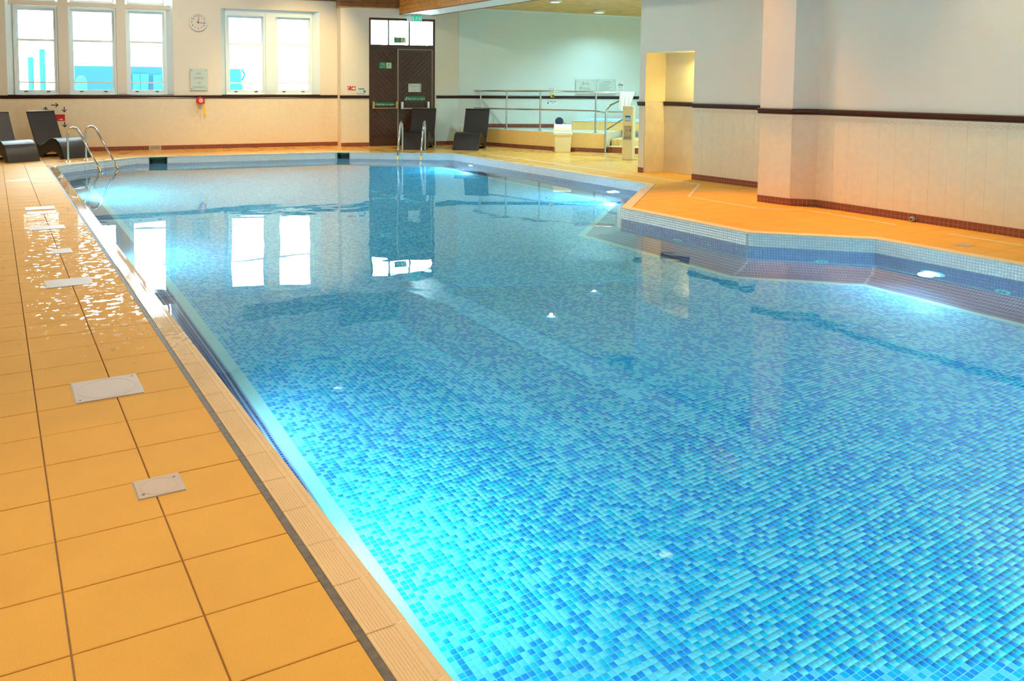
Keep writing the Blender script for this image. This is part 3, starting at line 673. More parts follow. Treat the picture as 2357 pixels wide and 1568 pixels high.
beam = struct('beam', MB().add([(x, y, z) for z in (BZ, HC) for x, y in ((BX0, 7.6), (BX1, 7.6), (BX1, 18.753-0.183*(BX1-7.44)-.002), (BX0, yb-.002))],
        [(3, 2, 1, 0), (4, 5, 6, 7), (0, 1, 5, 4), (1, 2, 6, 5), (2, 3, 7, 6), (3, 0, 4, 7)]), BEAMWHITE, 'long white bottomed beam clad in golden pine boards', 'beam')
for k in range(10): MB().box(BX0-0.022, BX0-0.001, 7.7, yb-0.032, BZ+0.006+k*0.10, BZ+0.103+k*0.10, 0.004).build('plank', PINE, beam)
MB().box(BX0-0.03, BX0+0.02, 7.7, yb-0.032, BZ-0.012, BZ-0.001).box(BX1-0.03, BX1+0.02, 7.7, 18.3, BZ-0.012, BZ-0.001).build('edge_bead', PINE_D, beam)
ZA, ZB = SP.at(1115, 20.5)[1], SP.at(1464, 38.0)[1]; UA, UB = SP.at(1115, 20.5)[0], SP.at(1464, 38)[0]
SLOPE = (ZB-ZA)/(UB-UA)
sc = thing('ceiling_spa', 'knotty pine boarded ceiling sloping over the spa area', 'ceiling', SP.m); sc['kind'] = 'structure'
zc = lambda u: ZA+(u-UA)*SLOPE
KNOT = mat('knotty_pine_board', (0.62, 0.36, 0.055), 0.35, noise=0.28, nscale=5, island=0.15)
KN = mat('pine_knot', (0.10, 0.035, 0.012), 0.4)
for k in range(44):
    y1 = -0.004-k*0.125; y0 = y1-0.122; u0 = max(-0.1, (BX1+0.03-10.43-0.48*y1)/0.877, (BX1+0.03-10.43-0.48*y0)/0.877); u1 = 6.5
    u1 = min(u1, 6.5, (11.1-18.19-0.877*y0)/-0.48 if k else 9)
    pl = MB().add([(u, y, zc(u)+h) for h in (0, 0.02) for u, y in ((u0, y0), (u1, y0), (u1, y1), (u0, y1))], [(3, 2, 1, 0), (4, 5, 6, 7), (0, 1, 5, 4), (1, 2, 6, 5), (2, 3, 7, 6), (3, 0, 4, 7)]).build('plank', KNOT, sc)
    if k < 24:
        kb = MB(); u = u0+random.uniform(0.1, 0.5)
        while u < min(u1, 5):
            y = random.uniform(y0+0.02, y1-0.02); r = random.uniform(0.008, 0.02); kb.lathe([(r, -0.0012), (0.0001, -0.0016)], (u, y, zc(u)), 'z', 8); u += random.uniform(0.2, 0.9)
        kb.build('knots', KN, pl)
struct('trim_11', MB().add([(u, y, zc(u)+h) for h in (-0.03, 0.0) for u, y in ((0.05, -0.02), (6.4, -0.02), (6.4, 0.0), (0.05, 0.0))], [(3, 2, 1, 0), (4, 5, 6, 7), (0, 1, 5, 4), (1, 2, 6, 5), (2, 3, 7, 6), (3, 0, 4, 7)]), WHITE, 'thin white bead where the spa ceiling meets its wall', 'trim', SP.m)
# ------------------------------------------------------------------ windows
def ring_box(mb, u0, u1, z0, z1, w, y0, y1, bot=None):
    bot = w if bot is None else bot
    mb.box(u0, u0+w, y0, y1, z0, z1).box(u1-w, u1, y0, y1, z0, z1).box(u0+w, u1-w, y0, y1, z1-w, z1).box(u0+w, u1-w, y0, y1, z0, z0+bot); return mb
def sash_unit(par, u0, u1, z0, z1, zm, zbar):
    """box frame, upper sash set further out, lower sash with a glazing bar"""
    ring_box(MB(), u0, u1, z0, z1, 0.045, 0.10, 0.24, 0.03).build('box_frame', WHITE, par)
    a, b = u0+0.045, u1-0.045
    s1 = ring_box(MB(), a, b, zm-0.02, z1-0.045, 0.05, 0.175, 0.215, 0.04).build('upper_sash', WHITE, par)
    MB().box(a+0.045, b-0.045, 0.193, 0.197, zm+0.015, z1-0.09).build('glass_pane', PANE, s1)
    s2 = ring_box(MB(), a, b, z0+0.03, zm+0.025, 0.05, 0.125, 0.165, 0.075).box(a+0.05, b-0.05, 0.13, 0.16, zbar-0.016, zbar+0.016).build('lower_sash', WHITE, par)
    MB().box(a+0.045, b-0.045, 0.143, 0.147, zbar+0.014, zm-0.02).build('glass_pane', PANE, s2)
    MB().box(a+0.045, b-0.045, 0.143, 0.147, z0+0.10, zbar-0.014).build('glass_pane', PANE, s2)
    for f in (0.22, 0.78): MB().box(a+(b-a)*f-0.035, a+(b-a)*f+0.035, 0.110, 0.126, z0+0.062, z0+0.078, 0.003).build('sash_lift', BLACK, s2)
def zof(px, py, y=0.15): return B1.at(px, py, y)[1]
w1 = thing('window_1', 'large white three light sash window at the left of the far wall', 'window', B1.m); w1['kind'] = 'structure'
units = [(31, 134), (158, 268), (290, 383)]
for a, b in units:
    sash_unit(w1, B1.at(a, 100, .12)[0], B1.at(b, 100, .12)[0], 1.262, 3.19, zof(80, 92), zof(80, 189.5))
    ring_box(MB(), B1.at(a, 100, .12)[0]+0.03, B1.at(b, 100, .12)[0]-0.03, 3.30, 3.90, 0.05, 0.12, 0.2).build('top_light', WHITE, w1)
m = MB(); us = [B1.at(x, 100, .1)[0] for x in (31, 134, 158, 268, 290, 383)]
m.box(us[1], us[2], 0.07, 0.30, 1.25, 3.92).box(us[3], us[4], 0.07, 0.30, 1.25, 3.92).box(W1L, W1R, 0.06, 0.28, 3.20, 3.295)
m.build('mullion_frame', PLASTER, w1)
def reveal(par, a, c, z0, z1):
    MB().prism([(a, 0.0), (c, 0.16), (c, 0.30), (a, 0.30)] if a < c else [(a, 0.0), (a, 0.30), (c, 0.30), (c, 0.16)], z0, z1, 'z').build('reveal', WHITE, par)
reveal(w1, W1L+.001, us[0], 1.262, 3.92); reveal(w1, W1R-.001, us[5], 1.262, 3.92)
MB().box(W1L+.002, W1R-.002, -0.03, 0.30, 1.235, 1.262, 0.006).build('window_sill', DADO, w1)
MB().box(us[0]-.0, us[5], 0.07, 0.14, 1.262, 1.272).build('sill_board', WHITE, w1)
w2 = thing('window_2', 'white two light sash window right of the wall clock', 'window', B1.m); w2['kind'] = 'structure'
us = [B1.at(x, 100, .12)[0] for x in (519, 611, 631, 718)]
for a, b in ((0, 1), (2, 3)): sash_unit(w2, us[a], us[b], 1.262, 3.17, zof(560, 102), zof(560, 191))
MB().box(us[1], us[2], 0.07, 0.30, 1.25, 3.20).box(us[0], us[3], 0.10, 0.30, 3.17, 3.28).build('mullion_frame', WHITE, w2); reveal(w2, W2L+.001, us[0], 1.262, 3.28); reveal(w2, W2R-.001, us[3], 1.262, 3.28)
MB().box(W2L+.002, W2R-.002, -0.03, 0.30, 1.235, 1.262, 0.006).build('window_sill', DADO, w2); MB().box(us[0], us[3], 0.07, 0.14, 1.262, 1.272).build('sill_board', WHITE, w2)
for fr_, a_, c_, z0_, z1_ in ((B1, W1L, W1R, SILL, W1T), (B1, W2L, W2R, SILL, W2T), (B2, D0_, D1_, 2.49, 3.09)):
    pw = bpy.data.lights.new('sky_portal', 'AREA'); pw.shape = 'RECTANGLE'; pw.size = c_-a_; pw.size_y = z1_-z0_; pw.cycles.is_portal = True
    po = bpy.data.objects.new('sky_portal', pw); COL.objects.link(po); po.matrix_basis = fr_.M((a_+c_)/2, (z0_+z1_)/2, 0.33) @ Matrix.Rotation(-math.pi/2, 4, 'X')
# ------------------------------------------------------------------ fire exit doors
door = thing('door_1', 'dark brown double fire exit doors with a three pane fanlight', 'door', B2.m); door['kind'] = 'structure'
ring_box(MB(), D0+.002, D1-.002, 0, DT-.002, 0.055, 0.02, 0.14, 0.0).box(D0+0.05, D1-0.05, 0.02, 0.14, 2.396, 2.495).box(D0+0.05, D1-0.05, 0.03, 0.14, -0.05, 0.013).build('door_frame', DARKWOOD, door)
fu = [D0+0.057, 1.185, 1.222, 1.712, 1.750, D1-0.057]
m = MB(); m.box(fu[1], fu[2], 0.04, 0.12, 2.495, DT-.057).box(fu[3], fu[4], 0.04, 0.12, 2.495, DT-.057).build('fanlight_bar', mat('fanlight_bar_paint', (0.03, 0.10, 0.05), 0.4), door)
for a, b in ((0, 1), (2, 3), (4, 5)): MB().box(fu[a], fu[b], 0.075, 0.081, 2.495, DT-.057).build('glass_pane', PANE, door)
def clip_rect(poly, x0, x1, y0, y1): return clip_cell(poly, x0, x1, y0, y1)
def leaf(u0, u1, up):
    z0, z1 = 0.012, 2.395; st = 0.085
    l = ring_box(MB(), u0, u1, z0, z1, st, 0.05, 0.095, 0.16).box(u0+st, u1-st, 0.075, 0.09, z0+.16, z1-st).build('door_leaf', DARKWOOD, door)
    w = 0.088*math.sqrt(2); a, b = u0+st, u1-st; k = -40
    while k < 60:
        c0, c1 = k*w, (k+1)*w-0.010
        p = [(a, c0), (b, c0+(b-a)), (b, c1+(b-a)), (a, c1)] if up else [(a, c0+(b-a)), (b, c0), (b, c1), (a, c1+(b-a))]
        q = clip_rect(p, a, b, z0+.16, z1-st); k += 1
        if q and abs(area2(q)) > 1e-3:
            q = q if area2(q) > 0 else q[::-1]; MB().prism(q, 0.056, 0.0748, 'y').build('plank', DARKWOOD, l)
    return l
um = B2.at(917, 200)[0]
lf = leaf(D0+0.06, um-0.006, False); rt = leaf(um+0.006, D1-0.06, True)
MB().box(um-0.012, um+0.012, 0.032, 0.052, 0.02, 2.39).build('meeting_strip', mat('pale_astragal', (0.42, 0.36, 0.24), 0.4), lf)
MB().box(D1-0.072, D1-0.052, 0.032, 0.055, 0.02, 2.39).box(um+0.02, D1-0.07, 0.034, 0.052, 2.378, 2.392).build('edge_strip', mat('pale_edge_strip', (0.50, 0.42, 0.30), 0.4), rt)
def push_bar(par, u0, u1, z, mtl, lbl):
    b = put('push_bar', MB().tube([(u0, -0.045, z), (u1, -0.045, z)], 0.016, 10).mesh('push_bar', mtl, True), par)
    for u in (u0, u1): MB().box(u-0.03, u+0.03, -0.05, 0.05, z-0.02, z+0.165, 0.01).build('bracket', mtl, b)
push_bar(lf, B2.at(859, 250)[0], B2.at(913, 250)[0], B2.at(880, 249)[1], mat('aged_brass_bar', (0.50, 0.40, 0.20), 0.3, 0.8), '')
push_bar(rt, B2.at(925, 250)[0], B2.at(985, 250)[0], B2.at(950, 249.5)[1], mat('silver_push_bar', (0.72, 0.74, 0.72), 0.3, 0.8), '')
# ------------------------------------------------------------------ outside
struct('ground_outside', MB().box(-14, 24, 20.8, 46, -0.4, -0.3), mat('pale_yard', (0.55, 0.58, 0.58), 0.9), 'pale paved yard outside the windows', 'ground')
XT = Frame((0, 30.0), (1, 0))
def outm(px0, px1, py0, py1, d):
    fr = Frame((0, d), (1, 0)); c = (px0+px1)/2; return fr.at(px0, py1)[0], fr.at(px1, py0)[0], fr.at(c, py1)[1], fr.at(c, py0)[1]
EXT = mat('white_render', (0.82, 0.86, 0.86), 0.8); EXTB = mat('blue_grey_roofing', (0.009, 0.036, 0.048), 0.9, spec=0.0); EXTC = mat('pale_blue_pipe', (0.010, 0.060, 0.070), 0.9, spec=0.0); EXTG = mat('grey_cladding', (0.012, 0.020, 0.034), 0.9, spec=0.0)
h = thing('neighbour_house', 'white rendered building seen blown out through the sash windows', 'building')
a = outm(-60, 760, 95, 240, 32); MB().box(a[0], a[1], 32, 36, -0.3, a[3]).build('wall', EXT, h)
for py in (127, 153): q = outm(-60, 760, py-0.6, py+0.6, 31.95); MB().box(q[0], q[1], 31.96, 32, q[2], q[3]).build('string_course', mat('string_course', (0.02, 0.03, 0.034), 0.9, spec=0.0), h)
q = outm(166, 400, 153, 214, 28); an = thing('annex', 'low blue grey annex outside the middle and right lights', 'building')
MB().box(q[0], q[1], 28, 30, -0.3, q[3]).build('wall', EXTB, an)
for p0, p1, p2, p3, mm in ((306, 322, 170, 212, EXTC), (324, 342, 170, 212, EXTC), (353, 372, 172, 212, EXTC), (342, 353, 194, 212, EXTG)):
    q = outm(p0, p1, p2, p3, 27.95); MB().box(q[0], q[1], 27.94, 28, q[2], q[3]).build('window', mm, an)
tk = thing('water_tank', 'pale domed tank standing outside the middle light', 'tank')
q = outm(174, 200, 173, 195, 27.0); MB().lathe([((q[1]-q[0])/2, -0.3-q[3]+0.24), ((q[1]-q[0])/2, 0.05), ((q[1]-q[0])*.40, 0.16), ((q[1]-q[0])*.2, 0.22), (0.001, 0.24)], ((q[0]+q[1])/2, 27.0, q[3]-0.24)).build('shell', mat('tank_blue', (0.014, 0.075, 0.085), 0.9, spec=0.0), tk, None, True)
for x, ya, yb_, lb in ((70, 131, 178, 'first'), (96.5, 113, 163, 'second')):
    fr = Frame((0, 29.0), (1, 0)); u, zt = fr.at(x, ya); _, zb = fr.at(x, yb_)
    p = thing('flue_duct', 'tall pale blue duct with a white elbow outside the left light, %s from the left' % lb, 'duct')
    MB().tube([(u, 29, -0.3), (u, 29, zt)], 0.085, 14).build('pipe', EXTC, p, None, True)
    pts = [(u-0.24*(1-math.cos(t)), 29, zt+0.26*math.sin(t)) for t in np.linspace(0, math.pi/2, 7)]+[(u-0.75, 29, zt+0.26)]
    MB().tube(pts, 0.11, 14).build('elbow', EXT, p, None, True)
q = outm(531, 557, 158, 186, 28); ob = thing('oil_drum', 'pale blue rounded tank outside the window right of the clock', 'tank')
MB().box(q[0], q[1], 28, 28.6, -0.3, q[3], 0.1).build('body', EXTC, ob, None, True)
MB().tube([(q[1]+0.05, 28.2, q[3]-0.4), (q[1]+0.15, 28.2, q[3]-0.2), (q[1]+0.05, 28.2, q[3]-0.02)], 0.04, 8).build('handle', EXTC, ob, None, True)
q = outm(529, 557, 194, 208, 27.5); MB().box(q[0], q[1], 27.4, 27.6, q[2], q[3]).build('base_unit', EXTC, ob)
# ------------------------------------------------------------------ lamps of the room and added hall fill
def ceiling_lamp(x, y, z, label, power, color, aim=None, spot=None, r=0.25):
    t = thing('ceiling_lamp', label, 'lamp', T(x, y, z))
    MB().lathe([(r+0.04, 0.0), (r+0.04, -0.05), (r+0.015, -0.06), (r, -0.045), (0.001, -0.045)]).build('housing', WHITE, t, None, True)
    MB().lathe([(r-0.005, -0.046), (r-0.02, -0.056), (0.001, -0.062)]).build('diffuser', LAMPGLASS, t, None, True)
    if spot: lamp_light('lamp_light', 'SPOT', (x, y, z-0.09), aim, power, color, 0.03, t, spot, 0.9)
    else: lamp_light('lamp_light', 'AREA', (x, y, z-0.08), aim or (x, y, 0), power, color, 2*r, t)
for x, y, lb in ((0.2, -0.6, 'added round fill lamp behind the camera'), (2.6, 3.2, 'added round fill lamp over the near end of the pool'), (3.2, 6.6, 'added round fill lamp over the pool, second from the near end'), (2.8, 10.0, 'added round fill lamp over the middle of the pool'),
                 (3.2, 13.2, 'added round fill lamp over the far half of the pool'), (3.4, 16.2, 'added round fill lamp over the far end of the pool')):
    ceiling_lamp(x, y, HC-0.002, lb, P_HALL_FILL*(2.4 if y > 14 else 1), WARM)  # unseen ceiling lamps added as general fill for the hall
ceiling_lamp(6.6, 16.9, HC-0.002, 'warm wall washing downlighter by the pier', P_SPOT_L*2.5, (1.0, 0.70, 0.30), (6.3, 19.3, 0.6), math.radians(70), 0.1)
ceiling_lamp(-0.9, 1.9, HC-0.002, 'warm downlighter over the near left deck', P_SPOT_L, (1.0, 0.62, 0.22), (-0.1, 2.0, 0), math.radians(60), 0.1)
ceiling_lamp(8.30, 8.5, HC-0.002, 'warm downlighter over the jutting right deck', P_SPOT_R, (1.0, 0.36, 0.0), (8.0, 7.0, 0), math.radians(55), 0.1)
ceiling_lamp(8.50, 4.6, HC-0.002, 'warm downlighter over the near right deck', P_SPOT_R*0.35, (1.0, 0.66, 0.28), (8.6, 4.2, 0), math.radians(60), 0.1)
def spa_lamp(u, y, lb, k=1.0):
    p = SP.m @ Vector((u, y, zc(u)-0.003)); ceiling_lamp(p.x, p.y, p.z, lb, P_SPA*2.2*k, SPA_LIGHT, (p.x-0.2, p.y-0.6, 0), math.radians(165), 0.10)
_u = SP.at(1337, 16, -1.2)
spa_lamp(3.3, -1.1, 'small green white downlighter in the knotty pine spa ceiling', 0.35)
spa_lamp(2.0, -3.0, 'hidden downlighter in the spa ceiling behind the beam'); spa_lamp(5.2, -3.4, 'hidden downlighter in the spa ceiling behind the block wall')
al = thing('alcove_lamp', 'small yellow downlighter in the head of the wall alcove', 'lamp', RX.M(AR-0.14, AT-0.002, 0.36))
MB().lathe([(0.05, 0), (0.05, -0.012), (0.038, -0.016), (0.034, -0.006), (0.001, -0.006)]).build('rim', WHITE, al, None, True)
MB().lathe([(0.033, -0.007), (0.02, -0.014), (0.001, -0.016)]).build('lens', WARMLENS, al, None, True)
q = RX.M(AR-0.14, AT-0.05, 0.36).translation; lamp_light('lamp_light', 'SPOT', q, q+Vector((0.25, 0.03, -1)), 45, (1.0, 0.82, 0.30), 0.03, al, math.radians(150), 1.0)
# ------------------------------------------------------------------ loungers
LPROF = [(0.0, 0.0), (0.045, 0.10), (0.11, 0.235), (0.19, 0.335), (0.29, 0.392), (0.40, 0.405), (0.51, 0.380), (0.63, 0.315), (0.74, 0.258), (0.83, 0.232), (0.91, 0.240), (0.985, 0.290), (1.05, 0.390), (1.13, 0.545), (1.22, 0.745), (1.30, 0.925)]
def lounger(m, label, w=0.60):
    t = thing('wicker_lounger', label, 'lounger', m, 'dark wicker wave loungers around the pool')
    th = 0.035; n = len(LPROF); nor = []
    for i in range(n):
        a = Vector(LPROF[max(i-1, 0)]); c = Vector(LPROF[min(i+1, n-1)]); d = (c-a).normalized(); nor.append((-d.y, d.x))
    up = LPROF; lo = [(p[0]-q[0]*th, p[1]-q[1]*th) for p, q in zip(up, nor)]; lo[0] = (0.04, 0.0)
    b = MB(); nx = 6
    for k in range(nx+1):
        x = -w/2+w*k/nx; b.v += [(x, p[0], p[1]) for p in up]
    for k in range(nx):
        for i in range(n-1): b.f.append((k*n+i, (k+1)*n+i, (k+1)*n+i+1, k*n+i+1))
    o = len(b.v)
    for x in (-w/2, w/2): b.v += [(x, p[0], max(p[1], 0.0)) for p in lo]
    for i in range(n-1):
        b.f.append((o+i, o+i+1, o+n+i+1, o+n+i)); b.f.append((i, i+1, o+i+1, o+i)); b.f.append((nx*n+i, nx*n+i+1, o+n+i+1, o+n+i))
    b.f.append((n-1, o+n-1, o+2*n-1, nx*n+n-1)); b.f.append((0, o, o+n, nx*n)) 
    for i in range(nx): pass
    b.build('woven_seat', RATTAN, t, None, True)
    arch = [(0.80, 0.0), (0.70, 0.075), (0.55, 0.135), (0.42, 0.150), (0.30, 0.120), (0.20, 0.060), (0.16, 0.0)]
    side = [(p[0], p[1]-0.004) for p in up[1:12]]+[(1.0, 0.24), (0.965, 0.10), (0.945, 0.0)]
    poly = [(0.03, 0.0), (0.05, 0.085)]+side+arch
    for s in (-1, 1):
        x0 = s*(w/2-0.004); x1 = s*(w/2-0.045)
        MB().prism(poly, min(x0, x1), max(x0, x1), 'x').build('side_panel', RATTAN, t)
    for y in (0.955, ): MB().tube([(-w/2+.05, 0.93, 0.018), (w/2-.05, 0.93, 0.018)], 0.018, 8).build('cross_bar', BLACK, t)
    MB().tube([(-w/2, 1.297, 0.918), (w/2, 1.297, 0.918)], 0.016, 8).build('top_edge', RATTAN, t, None, True)
    return t
def at_yaw(x, y, deg): return T(x, y, 0.001) @ Matrix.Rotation(math.radians(deg), 4, 'Z')
lounger(at_yaw(1.515, 18.17, 28), 'dark wicker lounger right behind the corner ladder')
lounger(at_yaw(0.53, 17.72, 23), 'dark wicker lounger cut off at the very edge, left of another lounger')
lounger(at_yaw(8.60, 17.12, -38), 'dark wicker lounger in front of the brown fire exit doors')
lounger(at_yaw(9.60, 16.48, -44), 'dark wicker lounger in front of the spa platform handrail')
# ------------------------------------------------------------------ pool ladders
def ladder(base, inward, peak_h, reach, label):
    """two bent grab rails standing on the deck and dipping into the water"""
    t = thing('pool_ladder', label, 'ladder', T(0, 0, 0), 'steel pool ladders at the far end')
    iw = Vector((*inward, 0)).normalized()
    for bx, by in base:
        p = Vector((bx, by, 0)); r = 0.155; lo, hi = 0.05, 1.2
        for _ in range(40):                     # slope of the straight leg that reaches the water at the wanted distance
            ph = (lo+hi)/2; x0 = r+r*math.cos(ph); z0 = peak_h-r+r*math.sin(ph); x = x0+(z0-WL)*math.tan(ph)
            lo, hi = (ph, hi) if x < reach else (lo, ph)
        pts = [p, p+Vector((0, 0, peak_h-r))]
        for k in range(1, 13):
            a = (math.pi-ph)*k/12; pts.append(p+iw*(r-r*math.cos(a))+Vector((0, 0, peak_h-r+r*math.sin(a))))
        e = p+iw*reach; pts += [Vector((e.x, e.y, WL+0.005)), Vector((e.x, e.y, WL-0.05)), Vector((e.x, e.y, WL-0.85))]
        MB().tube(pts, 0.021, 12).build('grab_rail', STEEL, t, None, True)
        MB().lathe([(0.055, 0.0), (0.055, 0.008), (0.03, 0.022), (0.0215, 0.022)], p, 'z', 20).build('base_flange', STEEL, t, None, True)
        d = (pts[-3]-pts[-4]).normalized(); q = pts[-3]
        MB().tube([q-d*0.10, q], 0.0235, 12).build('brass_collar', BRASS, t, None, True)
    a, b = base[0], base[1]
    for k in range(3):
        z = WL-0.22-0.24*k; q0 = Vector((*a, z))+iw*reach; q1 = Vector((*b, z))+iw*reach
        q0.z = q1.z = z; MB().tube([q0, q1], 0.022, 8).build('rung', STEEL, t)
    return t
ladder([(1.27, 17.42), (1.62, 17.74)], (0.64, -0.77), 0.665, 0.80, 'steel pool ladder in front of the left loungers')
ladder([(8.27, 17.04), (8.70, 16.74)], (-0.567, -0.824), 0.69, 0.80, 'steel pool ladder in front of the fire exit doors')
# ------------------------------------------------------------------ clock, signs and safety gear on the far wall
def onwall(fr, name, label, cat, px, py, y=-0.001, group=None):
    u, z = fr.at(px, py); return thing(name, label, cat, fr.M(u, z, y), group)
ck = onwall(B1, 'wall_clock', 'round white wall clock with dark numerals between the windows', 'clock', 456, 51.5)
R = 0.205
MB().lathe([(R, 0), (R, -0.035), (R-0.012, -0.045), (R-0.026, -0.040), (R-0.026, -0.013), (0.001, -0.013)], axis='y', n=40).build('case', mat('clock_case', (0.72, 0.75, 0.76), 0.3), ck, None, True)
MB().lathe([(R-0.024, -0.012), (R-0.024, -0.016), (0.001, -0.016)], axis='y', n=40).build('dial', mat('clock_dial', (0.72, 0.66, 0.57), 0.5), ck)
for k in range(1, 13):
    a = math.radians(30*k); r = R*0.70; letter(str(k), 0.062, INK, ck, r*math.sin(a), r*math.cos(a), -0.0185)
def hand(L, wd, deg, nm):
    b = MB(); b.prism([(-wd, -0.035), (wd, -0.035), (wd*.6, L), (-wd*.6, L)], -0.024, -0.020, 'y'); b.build(nm, BLACK, ck, Matrix.Rotation(math.radians(deg), 4, 'Y'))
hand(0.11, 0.007, 8, 'hour_hand'); hand(0.165, 0.006, 98, 'minute_hand')
MB().lathe([(0.012, -0.018), (0.012, -0.027), (0.001, -0.028)], axis='y', n=12).build('hub', BLACK, ck)
def glass_sign(fr, px0, px1, py0, py1, label, name='glass_sign', y=-0.022):
    u0, z1 = fr.at(px0, py0, y); u1, z0 = fr.at(px1, py1, y); w, h = u1-u0, z1-z0
    t = thing(name, label, 'sign', fr.M((u0+u1)/2, (z0+z1)/2, 0))
    MB().box(-w/2, w/2, y-0.008, y, -h/2, h/2, 0.002).build('plate', FROST, t)
    MB().box(-w/2-0.001, -w/2+0.004, y-0.009, y+0.001, -h/2, h/2).build('edge_ruler', INKGREY, t)
    for sx in (-1, 1):
        for sz in (-1, 1): MB().lathe([(0.012, -0.0005), (0.012, y), (0.014, y-0.008), (0.012, y-0.014), (0.001, y-0.014)], (sx*(w/2-0.035), 0, sz*(h/2-0.035)), 'y', 12).build('standoff', STEEL, t)
    return t, w, h, y-0.010
t, w, h, y = glass_sign(B1, 437, 478.5, 158, 208, 'frosted no diving or jumping sign under the wall clock')
for k, (a, sz) in enumerate((('NO', .065), ('DIVING', .065), ('OR', .055), ('JUMPING', .065))): letter(a, sz, INKGREY, t, 0, 0.135-k*0.105, y)
# throw line in its red bag, hung from the rail
u, z = B1.at(460, 222)
tl = thing('throw_line', 'red square throw bag with yellow straps hanging on the dado rail', 'throw bag', B1.M(u, z, -0.042))
MB().tube([(0, -0.002, 0.03), (0, -0.03, 0.02), (0, -0.035, -0.02)], 0.006, 8).build('hook', BLACK, tl)
q = [(0.0, 0.0), (0.10, -0.06), (0.085, -0.15), (0.0, -0.19), (-0.095, -0.13), (-0.085, -0.045)]
b = MB().prism([(a, c) for a, c in reversed(q)], -0.075, -0.005, 'y'); b.build('bag', RED, tl)
MB().lathe([(0.048, -0.075), (0.044, -0.079), (0.001, -0.079)], (0.012, 0, -0.095), 'y', 20).build('badge', mat('badge_buff', (0.75, 0.6, 0.42), 0.5), tl)
MB().box(-0.012, 0.03, -0.081, -0.078, -0.088, -0.080).box(-0.005, 0.035, -0.081, -0.078, -0.112, -0.104).build('badge_mark', RED, tl)
MB().prism([(-0.085, -0.13), (-0.060, -0.15), (-0.055, -0.33), (-0.080, -0.34)], -0.03, -0.02, 'y').build('strap', YELLOW, tl)
MB().prism([(0.06, -0.14), (0.095, -0.12), (0.115, -0.42), (0.075, -0.44)], -0.04, -0.03, 'y').build('strap', YELLOW, tl)
MB().box(0.078, 0.10, -0.05, -0.028, -0.165, -0.135).build('buckle', BLACK, tl)
# arrow decals around the red sign behind the lounger
def arrow(px, py, ang, L, label):
    u, z = B1.at(px, py); t = thing('wall_arrow', label, 'arrow', B1.M(u, z, -0.0040) @ Matrix.Rotation(math.radians(ang), 4, 'Y'), 'black arrows stuck on the tiled wall')
    MB().box(-L/2, L/2-0.02, -0.0012, 0, -0.010, 0.010).build('shaft', BLACK, t)
    MB().prism([(L/2-0.075, 0.052), (L/2-0.058, 0.052), (L/2, 0.0), (L/2-0.058, -0.052), (L/2-0.075, -0.052), (L/2-0.03, 0)][::-1], -0.0013, 0, 'y').build('head', BLACK, t)
arrow(126.5, 242, 0, 0.15, 'black arrow pointing right on the tiles above the lounger')
arrow(105, 252, -90, 0.12, 'black arrow pointing up on the tiles above the lounger')
arrow(148, 252.5, 90, 0.125, 'black arrow pointing down on the tiles above the red sign')
arrow(149, 287, 90, 0.125, 'black arrow pointing down on the tiles below the red sign')
t = onwall(B1, 'red_sign', 'red safety sign half hidden by the lounger back', 'sign', 141, 271, -0.0040)
MB().box(-0.14, 0.075, -0.003, 0, -0.072, 0.072, 0.001).build('plate', RED, t)
MB().box(-0.05, 0.02, -0.004, -0.003, -0.045, -0.030).prism([(0.0, -0.06), (0.035, -0.037), (0.0, -0.014)], -0.004, -0.003, 'y').build('pictogram', SIGNWHITE, t)
# small notices on the pier
def run_man(par, x, z, s, mtl, y):
    b = MB(); b.lathe([(0.10*s, y), (0.001, y-0.0006)], (x+0.10*s, 0, z+0.36*s), 'y', 10)
    for q in ([(-.05, .22), (.10, .26), (.04, -.06), (-.10, -.02)], [(-.06, -.04), (.06, -.06), (.24, -.22), (.18, -.28)], [(-.10, -.02), (.0, -.06), (-.22, -.42), (-.30, -.36)], [(.08, .24), (.12, .16), (.32, .06), (.32, .12)], [(-.04, .22), (-.08, .14), (-.30, .16), (-.26, .24)]):
        q = [(x+a*s, z+c*s) for a, c in q]; q = q if area2(q) > 0 else q[::-1]; b.prism(q, y-0.0008, y, 'y')
    b.build('running_figure', mtl, par)
t = onwall(B2, 'fire_point_sign', 'pair of small red fire call point pictograms on the pier', 'sign', 809, 203.2)
MB().box(-0.100, -0.006, -0.004, 0, -0.048, 0.048).box(0.006, 0.100, -0.004, 0, -0.048, 0.048).build('plate', RED, t)
MB().prism([(-0.098, 0.01), (-0.06, 0.034), (-0.046, 0.028), (-0.07, 0.0), (-0.098, -0.008)][::-1], -0.0046, -0.004, 'y').box(-0.095, -0.045, -0.0046, -0.004, -0.036, -0.024).box(0.022, 0.086, -0.0046, -0.004, -0.026, 0.016).box(0.048, 0.075, -0.0046, -0.004, 0.028, 0.036).build('pictogram', SIGNWHITE, t)
t = onwall(B2, 'blue_notice', 'small white notice with blue heading and coloured border on the pier', 'notice', 831, 210)
MB().box(-0.11, 0.11, -0.003, 0, -0.07, 0.075).build('sheet', PAPER, t)
MB().box(-0.065, 0.085, -0.0036, -0.003, 0.042, 0.068).box(-0.105, 0.06, -0.0036, -0.003, -0.060, -0.046).build('heading', BLUE, t)
MB().box(-0.105, -0.09, -0.0036, -0.003, -0.05, 0.07).build('border', YELLOW, t)
MB().lathe([(0.034, -0.003), (0.001, -0.0038)], (0.085, 0, -0.005), 'y', 16).build('teal_spot', mat('teal_print', (0.05, 0.30, 0.32), 0.5), t)
MB().lathe([(0.020, -0.003), (0.001, -0.0040)], (0.07, 0, -0.045), 'y', 12).build('green_spot', mat('lime_print', (0.40, 0.55, 0.12), 0.5), t)
